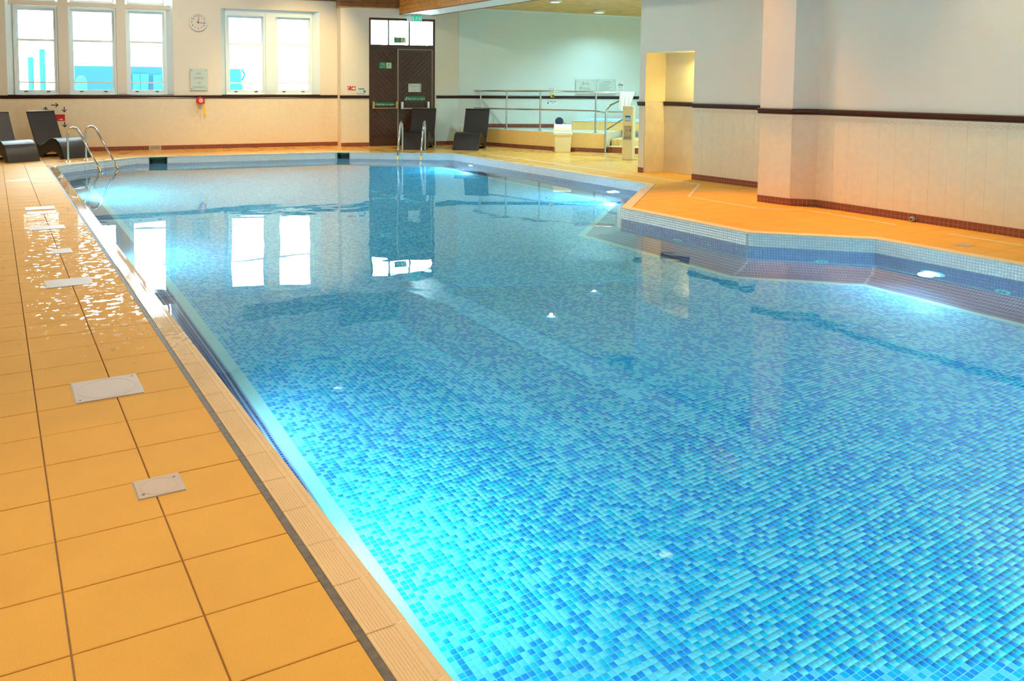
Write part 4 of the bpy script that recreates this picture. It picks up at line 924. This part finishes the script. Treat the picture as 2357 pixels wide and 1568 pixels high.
for k in range(3): MB().box(-0.07, 0.04, -0.0036, -0.003, 0.020-k*0.018, 0.026-k*0.018).build('text_line', INKGREY, t)
# signs on the doors
def fire_exit(px0, px1, py0, py1, y, label):
    u0, z1 = B2.at(px0, py0, y); u1, z0 = B2.at(px1, py1, y); w, h = u1-u0, z1-z0
    t = thing('fire_exit_sign', label, 'sign', B2.M((u0+u1)/2, (z0+z1)/2, y), 'green fire exit signs on the doors')
    MB().box(-w/2, w/2, -0.003, 0, -h/2, h/2).build('plate', GREEN, t)
    MB().box(w*0.08, w/2-0.016, -0.0036, -0.003, -h/2+0.014, h/2-0.014).build('figure_panel', SIGNCREAM, t)
    letter('FIRE', h*0.40, SIGNCREAM, t, -w*0.205, h*0.21, -0.0042, 0.95); letter('EXIT', h*0.40, SIGNCREAM, t, -w*0.205, -h*0.22, -0.0042, 0.95)
    run_man(t, w*0.27, 0.0, h*0.78, GREEN, -0.0037)
fire_exit(872, 902, 143, 158.5, 0.0545, 'green fire exit sign on the left door leaf')
fire_exit(907, 934, 85.5, 99, 0.0735, 'green fire exit sign stuck on the middle fanlight pane')
def push_sign(px0, px1, py0, py1, tick, label):
    u0, z1 = B2.at(px0, py0, .05); u1, z0 = B2.at(px1, py1, .05); w, h = u1-u0, z1-z0
    t = thing('push_bar_sign', label, 'sign', B2.M((u0+u1)/2, (z0+z1)/2, 0.0545), 'green push bar signs on the doors')
    MB().box(-w/2, w/2, -0.003, 0, -h/2, h/2).build('plate', GREEN, t)
    letter('Push bar to open', h*0.60, SIGNWHITE, t, w*0.06 if tick else -w*0.03, -0.004, -0.0042, (0.80 if tick else 0.90)*w/(h*0.60*6.6), shear=0.2)
    if tick: MB().prism([(-w*.47, -.01), (-w*.44, .005), (-w*.425, -.012), (-w*.385, .045), (-w*.365, .042), (-w*.42, -.04)][::-1], -0.0042, -0.003, 'y').build('tick', SIGNWHITE, t)
push_sign(864, 911, 236, 244, False, 'green push bar to open strip on the left door leaf')
push_sign(931, 978.5, 222, 232, True, 'green ticked push bar to open strip on the right door leaf')
u0, z1 = B2.at(939.5, 192.5, .04); u1, z0 = B2.at(969, 212, .04)
t = thing('door_plaque', 'grey acrylic plaque on the right door leaf', 'sign', B2.M((u0+u1)/2, (z0+z1)/2, 0.05)); w, h = u1-u0, z1-z0
MB().box(-w/2, w/2-0.03, -0.022, -0.015, -h/2, h/2, 0.002).build('plate', FROST, t); MB().box(w/2-0.018, w/2-0.004, -0.022, -0.015, -h/2-.003, h/2+.006).build('bright_edge', STEEL, t)
for sx in (-1, 1): MB().lathe([(0.008, 0.0045), (0.008, -0.024), (0.001, -0.025)], (sx*(w/2-0.045), 0, h/2-0.03), 'y', 10).build('standoff', BLACK, t)
MB().box(-w*.30, w*.30, -0.0228, -0.022, 0.030, 0.040).box(-w*.1, w*.06, -0.0228, -0.022, -0.05, -0.042).build('text_line', INKGREY, t)
# hanging exit sign under the beam
u0, z0 = B2.at(937, 49, -0.10); u1, z1 = B2.at(971, 37, -0.10)
t = thing('exit_sign_light', 'green and white emergency exit light hanging above the fire doors', 'exit sign', B2.M((u0+u1)/2, (z0+z1)/2, -0.10)); w, h = u1-u0, 0.155
MB().box(-w/2, w/2, -0.03, 0.03, -h/2, h/2, 0.01).build('housing', WHITE, t)
MB().box(-w*0.20, w*0.42, -0.034, -0.031, -h*0.36, h*0.40).build('face', EXITGREEN, t)
MB().box(-w*.17, -w*.06, -0.036, -0.034, -h*.3, h*.3).build('door_mark', SIGNWHITE, t); run_man(t, w*0.10, 0, h*0.72, SIGNWHITE, -0.0345)
MB().prism([(w*.22, 0), (w*.32, .035), (w*.32, .012), (w*.40, .012), (w*.40, -.012), (w*.32, -.012), (w*.32, -.035)], -0.036, -0.034, 'y').build('arrow', SIGNWHITE, t)
for x in (-0.06, 0.05): MB().tube([(x, 0, h/2-0.005), (x, 0, BZ-0.001-(z0+z1)/2)], 0.008, 8).build('stem', BLACK, t)
# ------------------------------------------------------------------ spa platform, steps, handrail
PZ = 0.44
front = [(10.62, 18.05)]+[tuple(fl(a, b)[:2]) for a, b in ((1121, 335.3), (1196, 341.4), (1273, 346.8), (1340, 349.3))]+[(12.15, 14.54)]
plat = [(10.45, 18.14)]+front+[(13.3, 15.35), (13.9, 16.25)]
plat = plat if area2(plat) > 0 else plat[::-1]
sp = struct('spa_platform', MB().prism(plat, 0.0, PZ-0.012, 'z'), WALLTILE, 'raised ochre tiled spa platform behind the handrail', 'platform')
MB().prism([(x, y) for x, y in plat], PZ-0.012, PZ, 'z').build('pale_top', mat('spa_platform_top', (0.62, 0.72, 0.66), 0.25, noise=0.1, nscale=4), sp)
for a, c in zip(front, front[1:]):
    fr = Frame(a, np.array(c)-np.array(a)); L = math.dist(a, c); n = max(1, round(L/0.36))
    for k in range(n):
        put('tile', wtile(L/n-0.006, PZ-0.012-0.10-0.004, OCHRE), sp, fr.M(k*L/n+0.003, 0.102))
    skirt('baseboard_platform', fr, 0, L, 'brown mosaic skirting along the spa platform front', False)
skirt('baseboard_spa', SP, 0.3, 4.6, 'brown mosaic skirting where the spa wall meets its platform', False, z0=PZ)
# steps to the right of the platform
e0 = np.array([12.15, 14.54]); ed = np.array([0.83, 0.56]); ew = np.array([0.60, -0.80])
for k, (z1, back) in enumerate(((0.145, 0.05), (0.29, 0.38))):
    p = [e0+ed*back+ew*0.03, e0+ed*1.40+ew*0.03, e0+ed*1.40+ew*1.4, e0+ed*back+ew*1.4]; p = [tuple(q) for q in p]; p = p if area2(p) > 0 else p[::-1]
    s_ = struct('spa_step', MB().prism(p, 0, z1-0.012, 'z'), BROWNTILE if k == 0 else OCHRE, ('lowest brown fronted step up to the spa platform', 'upper ochre step up to the spa platform')[k], 'step')
    MB().prism(p, z1-0.012, z1, 'z').build('tread', mat('step_tread', (0.75, 0.62, 0.36), 0.35), s_)
# spa pool surround on the platform
SS = Frame(tuple(fl(1317, 298, PZ)[:2]), tuple((fl(1424, 300.5, PZ)-fl(1317, 298, PZ))[:2]))
L = SS.at(1424, 299)[0]; HS = SS.at(1370, 278.5)[1]
su = struct('spa_surround', MB().box(0, L+1.0, 0, 0.9, PZ+.001, HS-0.014), OCHRE, 'low ochre tiled surround of the spa pool on the platform', 'surround', SS.m)
n = 5
for k in range(n): put('tile', wtile(L/n-0.006, HS-PZ-0.03, OCHRE), su, T(k*L/n+.003, 0, PZ+0.008))
MB().box(-0.01, L+1.0, -0.02, 0.95, HS-0.013, HS, 0.004).build('rim', VINYL, su)
MB().box(0.35, L+1.0, 0.20, 0.9, HS+.001, HS+0.045, 0.015).build('spa_cover', VINYL, su)
# handrail
def ontop(px, py): return fl(px, py, PZ)
hr = thing('handrail', 'polished steel two bar handrail along the spa platform edge', 'handrail')
posts = []
pe = [Vector((a, b_, 0)) for a, b_ in front]
def edge_pt(px):
    best = None                                # the platform edge below a given sight line, set back 6 cm
    for a, c in zip(pe, pe[1:]):
        for t_ in np.linspace(0, 1, 60):
            q = a+(c-a)*t_; x = proj((q.x, q.y, PZ))[0]
            if best is None or abs(x-px) < best[0]: best = (abs(x-px), q, (c-a).normalized())
    q, d = best[1], best[2]; return q+Vector((-d.y, d.x, 0))*0.07
def z_at(q, py):
    r = (py-PCY)/FPX; w0 = np.array([q.x, q.y, 0-CAMH]); best = min(np.linspace(-0.2, 2.5, 2701), key=lambda z: abs((proj((q.x, q.y, z)) or (0, 9e9))[1]-py)); return float(best)
PP = [edge_pt(x) for x in (1102, 1161, 1239, 1368)]
zt = [z_at(q, y) for q, y in zip(PP, (209, 209.3, 210, 212.3))]; zm = [z_at(q, y) for q, y in zip(PP, (249, 251, 252.5, 256))]
ZT, ZM = float(np.mean(zt)), float(np.mean(zm))
for q, a in zip(PP, zt):
    MB().tube([(q.x, q.y, PZ), (q.x, q.y, a-0.01)], 0.022, 12).build('post', STEEL, hr, None, True)
    MB().lathe([(0.06, 0), (0.06, 0.008), (0.03, 0.02), (0.0225, 0.02)], (q.x, q.y, PZ), 'z', 16).build('base_flange', STEEL, hr, None, True)
end = fl(1393, 352.5, 0.0)
def extend(q, py):                              # rail start on the door wall
    u, z = B2.at(1086, py, -0.03); return B2.M(u, z, -0.03).translation
s_t, s_m = extend(PP[0], 208), extend(PP[0], 247.5)
rt_end = PP[3]+(PP[3]-PP[2]).normalized()*0.50; rt_end.z = z_at(rt_end, 214)
MB().tube([s_t]+[Vector((q.x, q.y, a)) for q, a in zip(PP, zt)]+[rt_end], 0.024, 12).build('top_rail', STEEL, hr, None, True)
pe_z = z_at(end, 258.5)
MB().tube([s_m]+[Vector((q.x, q.y, a)) for q, a in zip(PP, zm)]+[Vector((end.x, end.y, pe_z-0.02))], 0.022, 12).build('mid_rail', STEEL, hr, None, True)
for p in (s_t, s_m): MB().lathe([(0.05, 0.0295), (0.05, 0.015), (0.03, -0.005), (0.001, -0.01)], (0, 0, 0), 'y', 16).build('wall_flange', STEEL, hr, B2.m.to_3x3().to_4x4() if False else Matrix.Translation(p) @ B2.m.to_3x3().to_4x4(), True)
st = hr
dirr = Vector((0.83, 0.56, 0)).normalized(); dirr = Vector((0.62, 0.78, 0)).normalized()
def along(py, px, q0, d):                       # point on the vertical plane through q0 along d seen at a pixel
    fr = Frame((q0.x, q0.y), (d.x, d.y)); u, z = fr.at(px, py); return Vector((q0.x+d.x*u, q0.y+d.y*u, z))
dv = Vector((0.90, 0.43, 0)).normalized()
a1 = along(243, 1404, end, dv); a2 = along(215, 1462, end, dv)
MB().tube([(end.x, end.y, 0.0), (end.x, end.y, pe_z-0.02), Vector((end.x, end.y, pe_z))+Vector((0.01, 0.01, 0.03)), a1, a2], 0.023, 12).build('rising_rail', STEEL, st, None, True)
MB().lathe([(0.085, 0), (0.085, 0.010), (0.05, 0.022), (0.024, 0.022)], (end.x, end.y, 0), 'z', 20).build('base_flange', STEEL, st, None, True)
b1 = along(299, 1396, end, dv); b2 = along(273, 1436, end, dv)
MB().tube([b1, b2], 0.019, 10).build('lower_rail', STEEL, st, None, True)
c1 = along(257.5, 1400, end, dv); c2 = along(258, 1440, end, dv); MB().tube([c1, c2], 0.018, 10).build('level_rail', STEEL, st, None, True)
# ------------------------------------------------------------------ swing bin, water cooler, towel
p = fl(1296, 351.0, 0.0)+Vector((0.05, 0.085, 0))
bn = thing('swing_bin', 'cream plastic swing top bin in front of the spa platform', 'bin', T(p.x, p.y, 0.0015) @ Matrix.Rotation(math.radians(-38), 4, 'Z') @ Matrix.Scale(0.72, 4, (0, 1, 0)))
def taper(mb, w0, d0, w1, d1, z0, z1, r=0.03, n=5):
    ring = lambda w, d, z: [((w/2-r)*sx+r*math.cos(a0+math.pi/2*k/n), (d/2-r)*sy+r*math.sin(a0+math.pi/2*k/n), z) for sx, sy, a0 in ((1, 1, 0), (-1, 1, math.pi/2), (-1, -1, math.pi), (1, -1, 1.5*math.pi)) for k in range(n+1)]
    a, b_ = ring(w0, d0, z0), ring(w1, d1, z1); N = len(a)
    mb.add(a+b_, [(i, (i+1) % N, N+(i+1) % N, N+i) for i in range(N)]+[tuple(range(N-1, -1, -1)), tuple(range(N, 2*N))]); return mb
taper(taper(MB(), 0.33, 0.24, 0.355, 0.26, 0.0, 0.02), 0.355, 0.26, 0.40, 0.30, 0.02, 0.40).build('body', CREAMPL, bn, None, True)
taper(taper(MB(), 0.43, 0.33, 0.44, 0.34, 0.395, 0.44), 0.44, 0.34, 0.415, 0.315, 0.44, 0.462).build('collar', CREAMLID, bn, None, True)
hp = [(0.155, 0.463)]+[(0.150*math.cos(a), 0.50+0.135*math.sin(a)) for a in np.linspace(0, math.pi, 12)]+[(-0.155, 0.463)]
MB().prism(hp, -0.20, 0.20, 'x').build('swing_lid', CREAMLID, bn, None, True)
for s_ in (-1, 1): MB().lathe([(0.03, s_*0.200), (0.03, s_*0.214), (0.001, s_*0.216)], (0, 0, 0.49), 'x', 12).build('pivot', CREAMLID, bn)
p = fl(1447, 369.3, 0.0)
wc = thing('water_cooler', 'tall cream water cooler beside the recessed wall end', 'water cooler', T(p.x+0.09, p.y+0.12, 0.0015) @ Matrix.Rotation(math.radians(-55), 4, 'Z') @ Matrix.Scale(0.72, 4, (1, 0, 0)) @ Matrix.Scale(0.72, 4, (0, 1, 0)))
zc_ = 1.11; D = 0.34
m = MB(); m.box(-0.15, 0.15, -0.14, 0.17, 0.0, 0.43, 0.02).box(-0.15, 0.15, -0.14, 0.17, 0.70, zc_, 0.02).box(-0.15, -0.11, -0.14, 0.17, 0.42, 0.71).box(0.11, 0.15, -0.14, 0.17, 0.42, 0.71).box(-0.12, 0.12, 0.0, 0.17, 0.42, 0.71).build('cabinet', CREAMPL, wc)
MB().box(-0.10, 0.10, -0.16, 0.0, 0.415, 0.45, 0.01).build('drip_tray', GREY, wc)
for x in (-0.045, 0.045): MB().box(x-0.012, x+0.012, -0.05, 0.0, 0.60, 0.625).box(x-0.01, x+0.01, -0.05, -0.03, 0.575, 0.60).build('tap', GREY, wc)
MB().box(-0.075, 0.075, -0.143, -0.14, 0.80, 0.91).build('label_panel', BLUE, wc); MB().box(-0.07, 0.07, -0.144, -0.143, 0.85, 0.868).box(-0.07, 0.07, -0.144, -0.143, 0.815, 0.835).build('label_band', SIGNWHITE, wc)
MB().box(-0.151, 0.151, -0.141, 0.171, zc_-0.062, zc_-0.058).build('lid_seam', GREY, wc)
# towels hung at the far wall end of the rail
fr = Frame(tuple(rt_end[:2]), (0.877, -0.48)); 
tw = thing('hung_towel', 'white towel hung beyond the end of the handrail', 'towel', T(rt_end.x+0.045, rt_end.y-0.025, rt_end.z))
b = MB(); nx, nz = 16, 12
w_ = 0.34; hh = 0.40
for s_ in (0, 1):
    o = len(b.v)
    for i in range(nx+1):
        for j in range(nz+1):
            x = w_*i/nx; f = j/nz; wav = 0.022*math.sin(i*1.4+s_)*f+0.012*math.sin(i*2.9)*f
            pinch = 1-0.35*f*(i/nx)
            b.v.append((0.877*x*pinch+0.48*(wav+0.03*(1 if s_ else -1)), -0.48*x*pinch+0.877*(wav+0.03*(1 if s_ else -1)), 0.028-hh*f*(1.0 if s_ == 0 else .9)-0.03*math.sin(i*.7)*f))
    for i in range(nx):
        for j in range(nz): b.f.append((o+i*(nz+1)+j, o+(i+1)*(nz+1)+j, o+(i+1)*(nz+1)+j+1, o+i*(nz+1)+j+1))
o2 = (nx+1)*(nz+1)
for i in range(nx): b.f.append((i*(nz+1), (i+1)*(nz+1), o2+(i+1)*(nz+1), o2+i*(nz+1)))
b.build('cloth', TOWEL, tw, None, True)
MB().tube([(0, 0, 0), (0.877*0.36, -0.48*0.36, 0)], 0.02, 10).build('hanging_bar', STEEL, tw)
# signs and devices on the spa wall
t, w, h, y = glass_sign(SP, 1325, 1369, 182.5, 216, 'frosted spa pool sign on the pale green wall')
letter('S', h*0.34, INKGREY, t, -w*0.115, h*0.20, y); letter('PA', h*0.26, INKGREY, t, w*0.085, h*0.18, y)
letter('P', h*0.34, INKGREY, t, -w*0.225, -h*0.15, y); letter('OOL', h*0.26, INKGREY, t, w*0.075, -h*0.17, y)
t, w, h, y = glass_sign(SP, 1373, 1415, 182, 216, 'frosted rules sign of fine print right of the spa pool sign')
MB().box(-w*.15, w*.28, y-0.0006, y, h*.30, h*.335).build('heading', INKGREY, t)
for k in range(8): MB().box(-w*.36, w*(.36-.1*(k % 3)), y-0.0006, y, h*.20-k*h*.085, h*.22-k*h*.085).build('text_line', INKGREY, t)
u0, z1 = SP.at(1420.5, 188.5); u1, z0 = SP.at(1436, 213)
t = thing('paper_notice', 'white paper notice taped right of the two frosted signs', 'notice', SP.M((u0+u1)/2, (z0+z1)/2, -0.001)); w, h = u1-u0, z1-z0
MB().box(-w/2, w/2, -0.002, 0, -h/2, h/2).build('sheet', PAPER, t)
for k, (z, hh_) in enumerate(((.40, .03), (.27, .06), (.15, .06), (.02, .03), (-.08, .03), (-.2, .03), (-.3, .03))): MB().box(-w*.36, w*(.36 if k not in (0, 4) else .1), -0.0026, -0.002, h*z-h*hh_/2, h*z+h*hh_/2).build('text_line', INK if k in (1, 2) else INKGREY, t)
u, z = SP.at(1271, 220.5)
t = thing('emergency_button', 'yellow emergency stop button box on the dado rail of the spa wall', 'button', SP.M(u, z, -0.002))
MB().box(-0.045, 0.045, -0.06, 0, -0.045, 0.045, 0.008).build('box', YELLOW, t, None); MB().lathe([(0.022, -0.06), (0.026, -0.085), (0.001, -0.09)], (0.014, 0, -0.004), 'y', 16).build('button', BLACK, t, None, True)
u, z = SP.at(1269, 206)
t = thing('wall_bracket', 'small pale bracket with four fixings above the yellow button', 'bracket', SP.M(u, z, -0.001))
MB().box(-0.065, 0.065, -0.012, 0, -0.09, 0.055, 0.003).build('plate', mat('pale_bracket', (0.62, 0.74, 0.72), 0.4), t)
for x, zz in ((-.045, .03), (.0, .036), (.045, .03), (-.045, -.005), (.045, -.005), (0.0, -.075)): MB().lathe([(0.010, -0.012), (0.008, -0.018), (0.001, -0.018)], (x, 0, zz), 'y', 10).build('fixing', GREY, t)
u0, z1 = SP.at(1258.5, 231.5); u1, z0 = SP.at(1282, 240)
t = thing('alarm_notice', 'small white printed label under the yellow button', 'notice', SP.M((u0+u1)/2, (z0+z1)/2, -0.0040)); w, h = u1-u0, z1-z0
MB().box(-w/2, w/2, -0.002, 0, -h/2, h/2).build('sheet', PAPER, t)
MB().box(-w*.22, w*.12, -.0026, -.002, h*.18, h*.38).box(w*.17, w*.46, -.0026, -.002, h*.18, h*.38).box(-w*.2, w*.4, -.0026, -.002, -h*.08, 0).box(-w*.05, w*.25, -.0026, -.002, -h*.28, -h*.2).build('text_line', INKGREY, t)
MB().lathe([(0.02, -0.002), (0.001, -0.0028)], (-w*.38, 0, -h*.18), 'y', 12).box(-w*.42, -w*.34, -.0026, -.002, h*.15, h*.4).build('symbol', INK, t)
# dark navy paddle float leaning on the spa surround
q = fl(1287, 297.5, PZ)
pf = thing('paddle_float', 'dark navy rounded paddle with a thin yellow green stick on the spa platform', 'paddle', T(q.x, q.y, PZ+0.002) @ Matrix.Rotation(math.radians(-29), 4, 'Z') @ Matrix.Scale(1.25, 4))
MB().lathe([(0.001, -0.03), (0.06, -0.03), (0.078, -0.02), (0.082, 0.0), (0.078, 0.02), (0.06, 0.03), (0.001, 0.03)], (0, 0, 0.155), 'y', 24).build('disc', NAVY, pf, None, True)
taper(MB(), 0.12, 0.05, 0.125, 0.05, 0.0, 0.15, 0.012).build('foot', NAVY, pf, None, True)
MB().tube([(0.06, 0.0, 0.155), (0.11, 0.0, 0.115), (0.20, 0.0, 0.008)], [0.016, 0.010, 0.008], 8).build('stick', mat('stick_olive', (0.32, 0.36, 0.06), 0.5), pf, None, True)
# ------------------------------------------------------------------ right deck: plate seen edge on, outlet, channel drains
t = thing('edge_sign', 'glass sign plate seen edge on beside the pillar', 'sign', T(8.93, 7.554, 0))
xa = 8.965
z1_, z0_ = 1.865, 1.36
MB().box(0.03, 0.36, 0.022, 0.030, z0_, z1_, 0.002).build('plate', FROST, t)
for zz in (z0_+0.04, z1_-0.05): MB().lathe([(0.011, 0.001), (0.011, 0.036), (0.001, 0.037)], (0.06, 0, zz), 'y', 12).build('standoff', STEEL, t, None, True); MB().lathe([(0.011, 0.001), (0.011, 0.036), (0.001, 0.037)], (0.33, 0, zz), 'y', 12).build('standoff', STEEL, t, None, True)
u, z = RW.at(2102.5, 511)
t = thing('wall_outlet', 'small round grey pipe outlet at the foot of the long right wall', 'pipe', RW.M(u, 0.032, -0.0095))
MB().lathe([(0.030, 0), (0.030, -0.03), (0.022, -0.045), (0.014, -0.045), (0.012, -0.02), (0.001, -0.02)], axis='y', n=18).build('ring', GREY, t, None, True)
MB().lathe([(0.013, -0.025), (0.001, -0.026)], axis='y', n=12).build('bore', BLACK, t)
def strip(pts, label, w=0.035):
    b = MB(); P = [Vector((*p, 0)) for p in pts]
    L_ = []; R_ = []
    for i, p in enumerate(P):
        d = ((P[i+1]-p) if i == 0 else (p-P[i-1]) if i == len(P)-1 else (P[i+1]-p).normalized()+(p-P[i-1]).normalized()).normalized(); n_ = Vector((-d.y, d.x, 0)); L_.append(p+n_*w/2); R_.append(p-n_*w/2)
    for i in range(len(P)-1): b.prism([tuple(q[:2]) for q in (R_[i], R_[i+1], L_[i+1], L_[i])], -0.004, 0.0025, 'z')
    t = thing('channel_drain', label, 'drain', T(0, 0, 0), 'pale channel drains in the right deck'); b.build('channel', STRIPDRAIN, t); return t
strip([(9.56, 15.7), (9.62, 12.0), (9.66, 9.30), (8.435, 8.31), (8.43, 7.16), (8.86, 6.75), (8.825, 5.56)], 'long pale channel drain zigzagging past the pillar')
strip([(8.785, 4.98), (8.78, 3.2)], 'straight pale channel drain nearest the camera on the right deck')
# ------------------------------------------------------------------ steel cover plates let into the decks
def cover(x0, x1, y0, y1, label):
    t = thing('cover_plate', label, 'cover plate', T((x0+x1)/2, (y0+y1)/2, 0), 'bright cover plates let into the decks'); w, h = x1-x0, y1-y0
    MB().box(-w/2-0.004, w/2+0.004, -h/2-0.004, h/2+0.004, -0.002, 0.0012).build('surround', GREY, t)
    MB().box(-w/2, w/2, -h/2, h/2, 0.0, 0.0035, 0.001).build('plate', BRUSHED, t)
    r = min(w, h)*0.46
    b = MB(); n = 48
    b.add([(rr*math.cos(2*math.pi*k/n)*(w/max(w, h) if w > h else 1), rr*math.sin(2*math.pi*k/n), z) for rr, z in ((r, 0.0036), (r-0.004, 0.0044), (r-0.008, 0.0036)) for k in range(n)], [(i*n+k, i*n+(k+1) % n, (i+1)*n+(k+1) % n, (i+1)*n+k) for i in range(2) for k in range(n)])
    b.build('turned_ring', BRUSHED, t, None, True)
    for s_ in (-1, 1): MB().lathe([(0.006, 0.0036), (0.006, 0.0046), (0.001, 0.0046)], (s_*(w/2-0.02), s_*(h/2-0.03), 0), 'z', 10).build('screw', BLACK, t)
cover(0.437, 0.605, 3.135, 3.288, 'small bright square cover plate nearest the camera on the left deck')
cover(0.316, 0.626, 4.244, 4.543, 'large bright square cover plate second nearest on the left deck')
cover(0.319, 0.640, 6.765, 7.033, 'bright cover plate third from the camera on the left deck')
cover(0.444, 0.604, 8.10, 8.325, 'small bright cover plate fourth from the camera on the left deck')
cover(0.325, 0.645, 9.50, 9.75, 'bright cover plate fifth from the camera on the left deck')
cover(0.325, 0.632, 10.64, 10.87, 'nearer one of the far pair of cover plates on the left deck')
cover(0.325, 0.638, 11.02, 11.295, 'farther one of the far pair of cover plates on the left deck')
cover(8.22, 8.37, 4.47, 4.60, 'small pale square cover plate in the near right deck')
